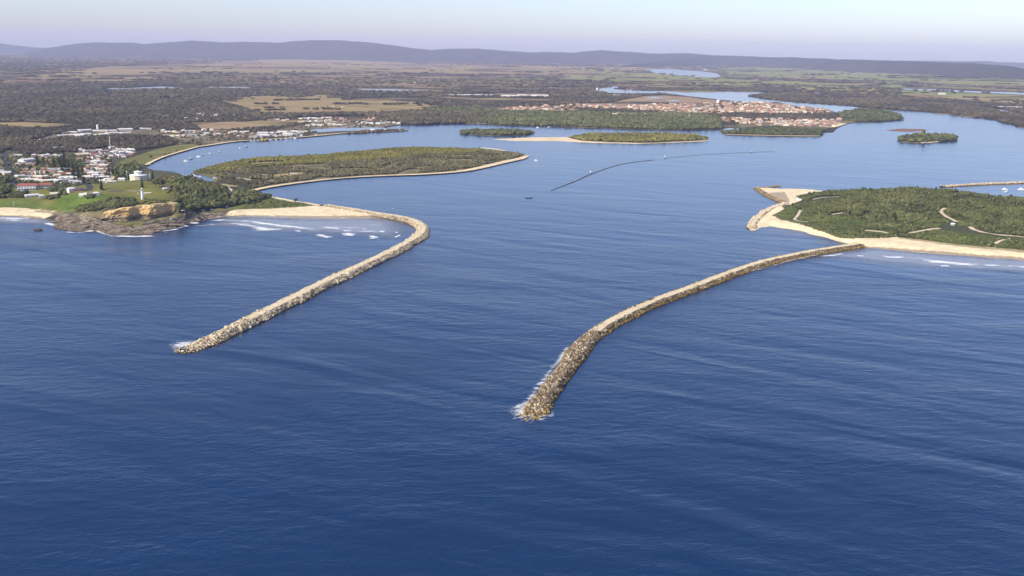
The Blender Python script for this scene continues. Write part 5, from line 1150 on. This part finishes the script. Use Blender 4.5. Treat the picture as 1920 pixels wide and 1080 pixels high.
row('in the back street above the basin', (700, 221), (755, 222), 6, G3, 1, None, 'white cream tan', 'white brown cream', seed=53)
row('in the front street above the basin', (675, 233), (752, 231.5), 8, G3, 1, None, 'white cream', 'white white cream green', seed=54)
row('on the marina spit', (655, 247.5), (740, 243), 7, G3, 1, ['small', 'gabled', 'long low'], 'white tan brick', 'white brown grey', seed=55, jit=.3)
row('on the central river beach', (790, 230), (886, 228.5), 5, G3, 1, ['small', 'gabled'], 'white cream', 'white cream', seed=56, jit=.4)
# the far river town and industrial sheds: the largest ones as houses of their own
row('in the left half of industrial sheds', (836, 179.5), (930, 180), 8, 'far industrial sheds', 0, ['shed-like'], 'white cream', 'white white', seed=60, scale=1.25, jit=.5, name='shed', cat='shed')
row('in the right half of industrial sheds', (944, 182), (1022, 182), 8, 'far industrial sheds', 0, ['shed-like'], 'white cream', 'white white cream', seed=61, scale=1.7, jit=.9, name='shed', cat='shed')

def house_mass(name, label, spots, seed, scale):
    r = np.random.default_rng(seed); q = np.array(spots); P = on(q[:, 0], q[:, 1]); n = len(q)
    w = scale * r.uniform(11, 20, n); d = scale * r.uniform(8, 12, n); h = scale * r.uniform(3, 5.5, n); a = r.uniform(-.6, .6, n)
    B = np.array([(-.5, -.5, 0), (.5, -.5, 0), (.5, .5, 0), (-.5, .5, 0), (-.5, -.5, 1), (.5, -.5, 1), (.5, .5, 1), (-.5, .5, 1), (-.5, 0, 1.6), (.5, 0, 1.6)])
    F = np.array([(0, 1, 5), (0, 5, 4), (1, 2, 6), (1, 6, 5), (2, 3, 7), (2, 7, 6), (3, 0, 4), (3, 4, 7), (4, 8, 7), (5, 6, 9), (4, 5, 9), (4, 9, 8), (6, 7, 8), (6, 8, 9)])
    A = B[None] * np.stack([w, d, h], 1)[:, None]; c, s = np.cos(a)[:, None], np.sin(a)[:, None]
    A = np.stack([A[..., 0] * c - A[..., 1] * s, A[..., 0] * s + A[..., 1] * c, A[..., 2]], -1) + P[:, None]
    FF = (F[None] + (np.arange(n) * 10)[:, None, None]).reshape(-1, 3); wi = r.choice([1, 2, 2, 2, 8, 8], n); ri = r.choice([3, 3, 5, 5, 6, 6, 6, 7, 5], n)
    mi = np.stack([np.where(np.arange(14) < 10, wi[k], ri[k]) for k in range(n)]).ravel()
    me = mesh_np(name, A.reshape(-1, 3), FF, [mw('white'), mw('cream'), mw('tan'), mr('cream'), mr('white'), mr('brown'), mr('orange'), mr('grey'), mw('brick')], mi)
    tag(link(name, me), label, 'houses', None, 'stuff')
rr = random.Random(5); sp = []
def fillp(poly, n):
    k = 0
    while k < n:
        x = rr.uniform(min(p[0] for p in poly), max(p[0] for p in poly)); y = rr.uniform(min(p[1] for p in poly), max(p[1] for p in poly))
        if inside([x], [y], poly)[0]: sp.append((x, y)); k += 1
fillp([(1065, 196), (1180, 198), (1300, 194), (1400, 191), (1480, 197), (1550, 206), (1560, 212), (1480, 214), (1400, 211), (1300, 213), (1200, 206), (1080, 202)], 430)
fillp([(930, 204), (1010, 199), (1080, 200), (1080, 208), (980, 210), (930, 210)], 60); fillp([(1340, 220), (1400, 224), (1575, 226), (1565, 238), (1440, 237), (1360, 228)], 150); fillp([(1115, 212), (1200, 214), (1290, 213), (1290, 220), (1200, 219), (1115, 216)], 46)
house_mass('distant_houses', 'crowded brown and cream roofs of the far river town', sp, 3, 1.25)
sp = []
for poly, n in (([(150, 120), (700, 113), (1200, 126), (1200, 138), (560, 136), (280, 138)], 46), ([(1330, 130), (1600, 138), (1900, 156), (1900, 168), (1500, 160), (1300, 150)], 40), ([(520, 200), (620, 196), (700, 200), (600, 210), (520, 208)], 5), ([(640, 158), (820, 172), (1200, 172), (1300, 150), (900, 150)], 26), ([(1480, 156), (1540, 160), (1530, 164), (1430, 160)], 14)): fillp(poly, n)
house_mass('distant_houses', 'tiny pale farm buildings dotted over the plain', sp, 4, .85)
for x, y, w_, lab in ((1878, 202.5, 1.5, 'left one of three white sheds near the right edge'), (1893, 203, 1.5, 'middle one of three white sheds near the right edge'), (1908, 203.5, 1.7, 'right one of three white sheds near the right edge'), (1155, 180.5, 1.6, 'white shed alone in the wood left of the tan cleared land'), (1322, 131.5, 2.2, 'white mill building beside the far river bend'), (1766, 177, 1.8, 'white farm shed on the far right plain')):
    place_house(x, y, 'shed-like', 'white', 'white', lab, None, 0, w_ * .8, name='shed', cat='shed')

# ---------------------------------------------------------------- landmarks
def lighthouse():
    P = on(267.5, 374.0); root = empty('lighthouse', tuple(P)); tag(root, 'slim white round lighthouse standing on the lawn above the cliff', 'lighthouse')
    b = MB(); b.lathe([(2.9, -1), (2.9, .6), (2.6, .6), (2.0, 13.6)], 20); b.build('tower', M_white, parent=root)
    b = MB(); b.lathe([(2.0, 13.6), (2.9, 14.2), (2.9, 14.5), (1.5, 14.5)], 20); g_ = b.build('gallery', M_white, parent=root)
    b = MB(); b.lathe([(2.78, 15.5), (2.86, 15.5), (2.86, 15.6), (2.78, 15.6), (2.78, 15.5)], 20, cap=False)
    for k in range(10): a = k * .6283; b.tube((2.82 * math.cos(a), 2.82 * math.sin(a), 14.5), (2.82 * math.cos(a), 2.82 * math.sin(a), 15.55), .04, n=4)
    b.build('railing', M_white, parent=g_)
    b = MB(); b.lathe([(1.35, 14.5), (1.35, 17.0)], 14); b.build('lantern', M_glass, parent=root)
    b = MB(); b.lathe([(1.6, 17.0), (1.5, 17.3), (.8, 18.3), (.15, 18.7), (.1, 19.6)], 14); b.build('dome', M_white, parent=root)
    b = MB(); b.box((0, 0, 0), (1.1, .3, 2.2)); b.build('door', M_door, parent=root).location = (0, -2.6, .7)
    for z in (5, 9): b = MB(); b.box((0, 0, 0), (.7, .25, 1.1)); b.build('window', M_glass, parent=root).location = (0, -2.5 + z * .045, z)
lighthouse()
def reservoir():
    P = on(260.0, 339.5); root = empty('water_reservoir', tuple(P)); tag(root, 'large round cream water reservoir with a smaller tank on top', 'reservoir')
    m = ground('stained_concrete', [(.30, (.50, .46, .34)), (.5, (.66, .62, .50)), (.7, (.72, .70, .60))], .35, 5, .6, stretch=(1.6, 1.6, .25))
    b = MB(); b.lathe([(15.6, -2), (15.6, 11.6)], 48); w = b.build('tank_wall', m, parent=root)
    for k in range(12):
        a = k * math.pi / 6; c = MB(); c.box((0, 0, -2), (.8, 1.0, 13.4), rz=0); o = c.build('pilaster', m, parent=w); o.location = (15.7 * math.cos(a), 15.7 * math.sin(a), 0); o.rotation_euler = (0, 0, a + math.pi / 2)
    b = MB(); b.lathe([(16.5, 11.6), (16.5, 12.5), (9, 13.3)], 48); b.build('roof_slab', M_white, parent=root)
    b = MB(); b.lathe([(7.0, 13.2), (7.0, 18.2)], 32); b.build('upper_tank', m, parent=root)
    b = MB(); b.lathe([(8.2, 18.2), (8.2, 18.9), (2.4, 19.6), (2.4, 20.4)], 32); b.build('upper_roof', M_white, parent=root)
reservoir()
def mast(px, py, h, r0, label, name='mast', head=None):
    P = on(float(px), float(py)); root = empty(name, tuple(P)); tag(root, label, 'mast')
    b = MB(); b.tube((0, 0, -1), (0, 0, h), r0, r0 * .5, 8); b.build('pole', M_white, parent=root)
    b = MB()
    if head == 'lamp': b.lathe([(.3, h), (1.1, h + .4), (1.1, h + 1.5), (.3, h + 1.9)], 10)
    elif head == 'yard': b.tube((-2.2, 0, h * .7), (2.2, 0, h * .7), .14)
    else:
        for k in range(3): b.box((0, 0, h * (.6 + .15 * k)), (1.3, 1.3, .5))
    b.build('lamp_head' if head == 'lamp' else 'yard' if head == 'yard' else 'antenna', M_white, parent=root)
mast(207, 280.5, 38, .9, 'tall thin pale radio mast above the town houses', 'radio_mast')
mast(281.5, 340, 19, .42, 'tall white flagpole right of the reservoir', 'flagpole', 'yard')
mast(238.5, 336.5, 15, .30, 'lamp post left of the reservoir', 'lamp_post', 'lamp')
mast(26, 386, 8, .25, 'short white pole on the grass above the left beach', 'pole', 'yard')
def silo(px, py, r, h, label, name, m=None):
    P = on(float(px), float(py)); root = empty(name, tuple(P)); tag(root, label, 'tower')
    b = MB(); b.lathe([(r, -1), (r * .96, h)], 20); b.build('shaft', m or M_white, parent=root)
    b = MB(); b.lathe([(r * 1.1, h), (r * 1.1, h * 1.04), (r * .7, h * 1.14), (r * .1, h * 1.2)], 20); b.build('cap', M_white, parent=root)
silo(183.5, 245, 3.6, 17, 'white tower rising from the sheds behind the town', 'tower')
silo(1119.5, 172, 7.0, 24, 'pale tower at the water edge of the far side channel', 'tower')
silo(1346.5, 193, 9.0, 16, 'round white tank at the back of the river town', 'tank')
# hedge on the lawn
def hedge(label, pts, w, h):
    P = on([p[0] for p in pts], [p[1] for p in pts])[:, :2]; S, L = spline(P, max(6, int(math.hypot(*(P[-1] - P[0])) / 1.2)))
    tag(wood('hedge', label, 'hedge', np.concatenate([S, S + .4]), C_near, M_bush, w, h, 61, kind=None), label, 'hedge')
hedge('dark clipped hedge edging the right corner of the lawn', [(314, 362), (320, 357), (326, 351.5)], 1.4, 2.2)

# ---------------------------------------------------------------- single trees
def pine_mesh(h, seed):
    r = random.Random(seed); t = MB(); t.tube((0, 0, -1), (0, 0, h * .96), h * .018, h * .004, 8); c = MB(); n = 15
    for k in range(n):
        f = k / (n - 1); z = h * (.10 + .86 * f); R = h * .20 * (1 - f) ** .8 + .35; m = 11; a0 = r.uniform(0, 6.28); vs = [(0, 0, z + h * .030)]
        for j in range(m):
            a = a0 + 2 * math.pi * j / m; q = R * r.uniform(.78, 1.12)
            for da, kk, dz in ((-.17, .55, .0), (0, 1.0, -.012), (.17, .55, .0)): vs.append((q * kk * math.cos(a + da), q * kk * math.sin(a + da), z + h * dz + r.uniform(-.2, .2)))
        M_ = 3 * m; fs = [(0, 1 + j, 1 + (j + 1) % M_) for j in range(M_)]; c.add(vs, fs)
        c.add([(0, 0, z - h * .022)] + [(x * .9, y * .9, zz - .25) for x, y, zz in vs[1:]], [(0, 1 + (j + 1) % M_, 1 + j) for j in range(M_)])
    return t, c
def tint_attr(me, seed):
    r = np.random.default_rng(seed); n = len(me.vertices); a = me.attributes.new('tint', 'FLOAT', 'POINT'); a.data.foreach_set('value', np.clip(r.normal(.5, .22, n), 0, 1).astype(np.float32)); return me
PM = []
for k in range(4):
    t_, c_ = pine_mesh(20, 300 + k); PM.append((t_.me('trunk', M_trunk), tint_attr(c_.me('crown', M_pine), k)))
RM = []
for k in range(4):
    r = np.random.default_rng(400 + k); n = 44; th = r.uniform(0, 6.28, n); u = r.uniform(-.2, 1, n); rad = np.sqrt(np.clip(1 - u * u, 0, 1)) * r.uniform(.35, .95, n)
    pos = np.stack([rad * np.cos(th) * 5.2, rad * np.sin(th) * 5.2, 6.0 + u * 4.0], 1)
    v, f, tt = mass(C_near, pos, r.uniform(1.1, 2.1, (n, 3)), r.uniform(0, 6.28, n), np.clip(r.normal(.5, .25, n), 0, 1))
    t_ = MB(); t_.tube((0, 0, -1), (0, 0, 5), .45, .3, 8)
    for j in range(5): a = j * 1.256 + k; t_.tube((0, 0, 3.5), (2.6 * math.cos(a), 2.6 * math.sin(a), 6.5), .22, .1, 6)
    RM.append((t_.me('trunk', M_trunk), mesh_np('crown', v, f, [M_bush], attrs={'tint': tt})))
def tree(px, py, h, kind, label, group=None):
    P = on(float(px), float(py)); pm = (PM if kind == 'pine' else RM)[random.randrange(4)]; s = h / (20 if kind == 'pine' else 10.5)
    root = empty('norfolk_pine' if kind == 'pine' else 'broadleaf_tree', tuple(P), random.uniform(0, 6)); root.scale = (s, s, s); tag(root, label, 'tree', group)
    link('trunk', pm[0], root); link('crown', pm[1], root)
GP = 'tall pines in the town'
tree(190.5, 357, 25, 'pine', 'single tall pine on the left of the lawn'); tree(267, 352.5, 21, 'pine', 'pine in front of the reservoir, behind the lighthouse')
for i, (x, y, h) in enumerate([(116, 322, 34), (122, 318, 44), (130, 326, 33), (138, 330, 34), (147, 332, 30), (155, 333, 27)]): tree(x, y, h, 'pine', f'tall dark pine, {ordinal(i, 6)} in the big town grove', GP)
for x, y, h, l in ((71, 313, 33, 'tall pine right of the big white hall'), (84, 312, 19, 'short pine in the left town garden'), (101, 312, 26, 'left one of two thin pines near the town grove'), (111, 311, 24, 'right one of two thin pines near the town grove'), (205, 331, 27, 'left tall pine in the trees behind the reservoir'), (212, 330, 25, 'middle tall pine in the trees behind the reservoir'), (219, 332, 22, 'right tall pine in the trees behind the reservoir'), (286.5, 337, 20, 'pine beside the flagpole'), (158, 345, 18, 'small pine at the dark street bend')): tree(x, y, h, 'pine', l, GP)
for x, y, h, l in ((252, 314.5, 15, 'dark round tree at the corner of the riverside park'), (283, 298, 9, 'round tree on the park lawn by the sea wall'), (271, 289, 9, 'round tree in the middle of the park'), (258, 291, 8, 'round tree on the town side of the park'), (310, 292, 6, 'small tree at the park water edge, left'), (318, 289, 5, 'small tree at the park water edge, middle'), (331, 284, 5, 'small tree at the park water edge, right'), (555, 380.5, 8, 'single dark round tree on the cove beach bank')): tree(x, y, h, 'round', l)
for i, (x, y, h) in enumerate([(292, 351, 14), (298, 351.5, 16), (304, 350.5, 12)]): tree(x, y, h, 'round', f'dark bushy tree right of the reservoir, {ordinal(i, 3) if i != 1 else "middle"} of three')
for i, (x, y, h) in enumerate([(4, 300, 9), (28, 308, 9), (44, 316, 10), (58, 318, 10), (88, 328, 8), (106, 331, 8), (140, 318, 12), (160, 300, 9), (198, 300, 11), (206, 308, 12), (176, 322, 8), (22, 342, 8), (112, 345, 7)]):
    tree(x, y, h, 'round', f'green garden tree between the town houses, {["by the left street top", "by the big hall", "left front of the grove", "before the short pine", "in the third house row", "in the second house row", "right of the grove", "among the red roofs", "left of the park", "below the park corner", "among the cream roofs", "left of the hotel", "right behind the hotel"][i]}', 'garden trees')

# ================================================================== BOATS, BEACONS, CARS
def hull_me(L, B, Hh, m, name='hull'):
    n = 9; vs = []; fs = []
    for i in range(n):
        t = i / (n - 1); x = (t - .5) * L; w = B / 2 * (1 - max(0, (t - .45) / .55) ** 2.2) * (.82 + .18 * min(1, t / .3)); w = max(w, .04); sheer = Hh * (1 + .35 * max(0, t - .4) ** 1.5)
        vs += [(x, 0, -.5), (x, -w * .75, -.15), (x, -w, sheer), (x, -w * .86, sheer), (x, -w * .8, sheer - .25), (x, w * .8, sheer - .25), (x, w * .86, sheer), (x, w, sheer), (x, w * .75, -.15)]
    k = 9
    for i in range(n - 1): fs += [(i * k + j, i * k + (j + 1) % k, (i + 1) * k + (j + 1) % k, (i + 1) * k + j) for j in range(k)]
    fs += [tuple(range(k - 1, -1, -1)), tuple((n - 1) * k + j for j in range(k))]
    b = MB(); b.add(vs, fs); return b.me(name, m)
M_hullw = plain('white_gelcoat', (.82, .82, .82), .04, .6, .3, .5); M_hulld = plain('dark_hull', (.06, .065, .075), .2, .6, .5); M_yel = plain('yellow_paint', (.62, .47, .03), .1, .6, .5); M_alu = plain('mast_alloy', (.62, .62, .63), .05, 1, .4)
BM = {}
def boat_parts(kind):
    if kind in BM: return BM[kind]
    o = []
    if kind == 'yacht':
        o.append(('hull', hull_me(13, 3.8, 1.3, M_hullw), None)); b = MB(); b.box((-.5, 0, 1.05), (5, 2.2, .9), taper=.85); o.append(('cabin', b.me('cabin', M_hullw), None))
        b = MB(); b.tube((.8, 0, 1.0), (.8, 0, 18), .16, .10, 6); o.append(('mast', b.me('mast', M_alu), None))
        b = MB(); b.tube((.7, 0, 2.9), (-4.6, 0, 2.7), .24, .16, 6); o.append(('boom', b.me('boom', M_hullw), 'mast'))
    elif kind == 'cruiser':
        o.append(('hull', hull_me(12, 4.2, 1.5, M_hullw), None)); b = MB(); b.box((-.3, 0, 1.2), (5.6, 3, 1.7), taper=.86); o.append(('cabin', b.me('cabin', M_hullw), None))
        b = MB(); b.box((-.3, 0, 1.8), (5.45, 2.98, .55), taper=.985); o.append(('window', b.me('window', M_glass), 'cabin')); b = MB(); b.box((-1.2, 0, 2.93), (2.6, 2.4, .9), taper=.8); o.append(('flybridge', b.me('flybridge', M_hullw), None))
    elif kind == 'launch':
        o.append(('hull', hull_me(8, 2.9, 1.1, M_hullw), None)); b = MB(); b.box((.4, 0, .9), (2.6, 2, 1.5), taper=.85); o.append(('cabin', b.me('cabin', M_hullw), None))
    elif kind == 'dark':
        o.append(('hull', hull_me(14, 3.6, 1.0, M_hulld), None)); b = MB(); b.box((-2.5, 0, .75), (2.2, 2, 1.9), taper=.9); o.append(('wheelhouse', b.me('wheelhouse', M_steel), None))
        for x in (1, 3.2): b = MB(); b.box((0, 0, 0), (1.1, 1.6, 1.2), taper=.9); o.append(('deck_box', b.me('deck_box', M_steel), (x, 0, .75)))
    elif kind == 'barge':
        o.append(('hull', hull_me(24, 8, 2.0, M_hulld), None)); b = MB(); b.box((-6, 0, 1.75), (7, 5.5, 6), taper=.95); o.append(('wheelhouse', b.me('wheelhouse', M_yel), None)); b = MB(); b.box((3, 0, 1.75), (5, 4, 3)); o.append(('deck_crane', b.me('deck_crane', M_yel), None))
    BM[kind] = o; return o
NM = {'yacht': 'yacht', 'cruiser': 'motor_cruiser', 'launch': 'launch', 'dark': 'work_boat', 'barge': 'dredge_barge'}
def boat(px, py, kind, label, rz=None, group=None, s=1.0):
    P = at(float(px), float(py), 0.0); root = empty(NM[kind], (P[0], P[1], .05), random.uniform(-.6, .6) if rz is None else rz); root.scale = (s, s, s); tag(root, label, 'boat', group); d = {}
    for nm, me, par in boat_parts(kind):
        o = link(nm, me, d.get(par, root) if isinstance(par, str) else root, par if isinstance(par, tuple) else None); d[nm] = o
    return root
GB = 'boats moored behind the headland'
for x, y, k, l in ((372, 294, 'yacht', 'white yacht with tall mast moored off the riverside park'), (380, 291.5, 'launch', 'white launch just behind the tall-masted yacht'), (358, 298, 'cruiser', 'white cruiser moored left of the tall-masted yacht'), (348.5, 302.5, 'cruiser', 'white cruiser nearest to the park sea wall'), (393.5, 288, 'launch', 'small launch moored alone right of the yacht'), (411.5, 284.8, 'launch', 'small launch moored farther out than the yacht'), (450, 277.5, 'launch', 'left one of two launches below the riverside trees'), (461, 275.5, 'cruiser', 'right one of two boats below the riverside trees'),
                ((320.5), 329, 'launch', 'white launch nearest the reservoir'), (343.5, 330, 'yacht', 'yacht moored in front of the reddish shrubs'), (338, 331, 'yacht', 'yacht partly hidden by the reddish shrubs'), (364, 330, 'cruiser', 'white cruiser in the small cove by the island'), (368.5, 332.5, 'launch', 'launch below the cruiser in the small cove'), (375, 331.5, 'launch', 'rightmost launch in the small island cove'), (357.5, 337, 'launch', 'white dinghy-like launch close under the bush')): boat(x, y, k, l, None, GB)
boat(1005, 301, 'yacht', 'white sail boat off the tip of the long island', s=.8); boat(992, 371, 'dark', 'dark low work boat alone in mid river', .15); boat(1030, 239.5, 'cruiser', 'white boat near the far bank wood', s=1.3); boat(1008, 239.3, 'launch', 'small pale launch left of the far bank boat', s=1.3)
boat(1884, 355.5, 'cruiser', 'white cruiser inside the right boat harbour'); boat(1887, 360, 'launch', 'small launch below the cruiser in the right harbour'); boat(1915, 356, 'cruiser', 'white cruiser at the right picture edge', s=1.2)
boat(495, 264.5, 'barge', 'yellow dredge barge moored below the marina sheds', .1, s=.95); boat(460, 262, 'cruiser', 'white cruiser at the left end of the marina', s=1.1); boat(566, 256.3, 'cruiser', 'broad white ferry at the marina quay', .1, s=1.7); boat(593, 254.2, 'cruiser', 'white cruiser along the marina spit', .1, s=1.2)
for i, (x, y) in enumerate([(470, 264.6), (477, 264.2), (484, 263.8), (507, 262.6), (516, 262.0), (525, 261.4)]): boat(x, y, 'yacht', f'white yacht along the marina quay, {ordinal(i, 6)} of the near six', None, 'marina yachts', 1.0)
for i, (x, y) in enumerate([(535, 260.8), (544, 260.2), (552, 259.6), (580, 246.6), (588, 245.8), (597, 245)]): boat(x, y, 'yacht', f'white yacht at the marina, {ordinal(i, 6)} of those by the basin', None, 'marina yachts', 1.15)
def beacon(px, py, label, h=6, hut=True, s=1.0):
    P = at(float(px), float(py), 0.0); root = empty('channel_beacon', tuple(P)); root.scale = (s, s, s); tag(root, label, 'beacon', 'river channel beacons')
    for sx in (-1, 1):
        for sy in (-1, 1):
            b = MB(); b.tube((sx * 1.2, sy * 1.2, -1), (sx * .9, sy * .9, h * .6), .22, n=6); b.build('leg', M_hulld, parent=root)
    b = MB(); b.box((0, 0, h * .6), (2.8, 2.8, .3)); b.build('platform', M_steel, parent=root)
    b = MB(); b.box((0, 0, h * .6 + .303), (2.0, 2.0, h * .4), taper=.85); b.build('marker_box', M_white, parent=root)
beacon(1107, 326, 'broad white marker hut on the dark mid-river wall', 5, s=1.35); beacon(1246, 297.6, 'white beacon at the gap in the mid-river wall', 8); beacon(1078.5, 340, 'small white beacon at the near end of the mid-river wall', 4, s=.6); beacon(1409.5, 286.5, 'small beacon on the far length of the mid-river wall', 6, s=.8); beacon(737, 393, 'small post marker off the breakwater bend', 4, s=.6)
def jetty():
    P = at(274.0, 310.0, 0.0); Q = at(281.0, 309.5, 0.0); L = math.hypot(*(Q - P)[:2]); root = empty('jetty', tuple(P), math.atan2(Q[1] - P[1], Q[0] - P[0])); tag(root, 'short white jetty at the corner of the riverside park', 'jetty')
    b = MB(); b.box((L / 2, 0, 1.3), (L + 6, 3.5, .4)); b.build('deck', M_white, parent=root)
    for k in range(4): b = MB(); b.tube((0, 0, -1.5), (0, 0, 1.3), .25); b.build('pile', M_trunk, parent=root).location = (k * L / 3, 1.2, 0)
jetty()
CM = []
b = MB(); b.box((0, 0, .35), (4.4, 1.8, .65)); b.box((-.2, 0, 1.003), (2.5, 1.6, .55), taper=.8); CM.append(('body', b.me('body', M_white), None))
b = MB(); b.box((-.2, 0, 1.06), (2.42, 1.62, .40), taper=.84); CM.append(('window', b.me('window', M_glass), None))
b = MB(); b.tube((0, -.12, 0), (0, .12, 0), .34, n=12); wme = b.me('wheel', M_hulld)
for x in (-1.35, 1.35):
    for y in (-.85, .85): CM.append(('wheel', wme, (x, y, .34)))
for i, (x, y) in enumerate([(322, 412), (344, 407), (381, 395), (397, 394.3), (425, 388.6)]):
    P = on(float(x), float(y)); root = empty('parked_car', (P[0], P[1], P[2] + .35), random.uniform(.6, 1.0)); tag(root, f'white car on the coastal road, {["nearest the rock point", "second from the rock point", "in the middle of five", "second from the cove beach", "nearest the cove beach"][i]}', 'car', 'cars on the coastal road')
    root.scale = (1.15,) * 3
    for nm, me, loc in CM: link(nm, me, root, loc)
# street trees as a mass between the roofs
tp = on_scatter([(0, 296), (70, 288), (200, 290), (205, 330), (190, 345), (130, 350), (40, 345), (0, 340)], 900, 88)
wood('garden_shrubs', 'low garden greenery between the town houses', 'shrubs', tp, C_near, M_bush, 2.4, 3.8, 89, clump=30)

sp = []
for poly, n in (([(26, 290), (72, 289), (140, 318), (152, 344), (40, 343), (26, 330)], 60), ([(146, 283), (204, 282), (202, 318), (196, 336), (160, 336), (160, 300)], 60), ([(204, 276), (266, 275), (250, 289), (236, 295), (204, 296)], 26), ([(466, 250), (575, 247), (560, 256), (470, 260)], 40), ([(340, 246), (460, 245), (456, 258), (345, 259)], 30), ([(560, 221), (690, 221), (690, 236), (575, 238)], 40), ([(690, 221), (756, 221), (750, 233), (690, 234)], 30)): fillp(poly, n)
house_mass('outbuildings', 'small sheds and garages packed between the houses of the near towns', sp, 6, .52)
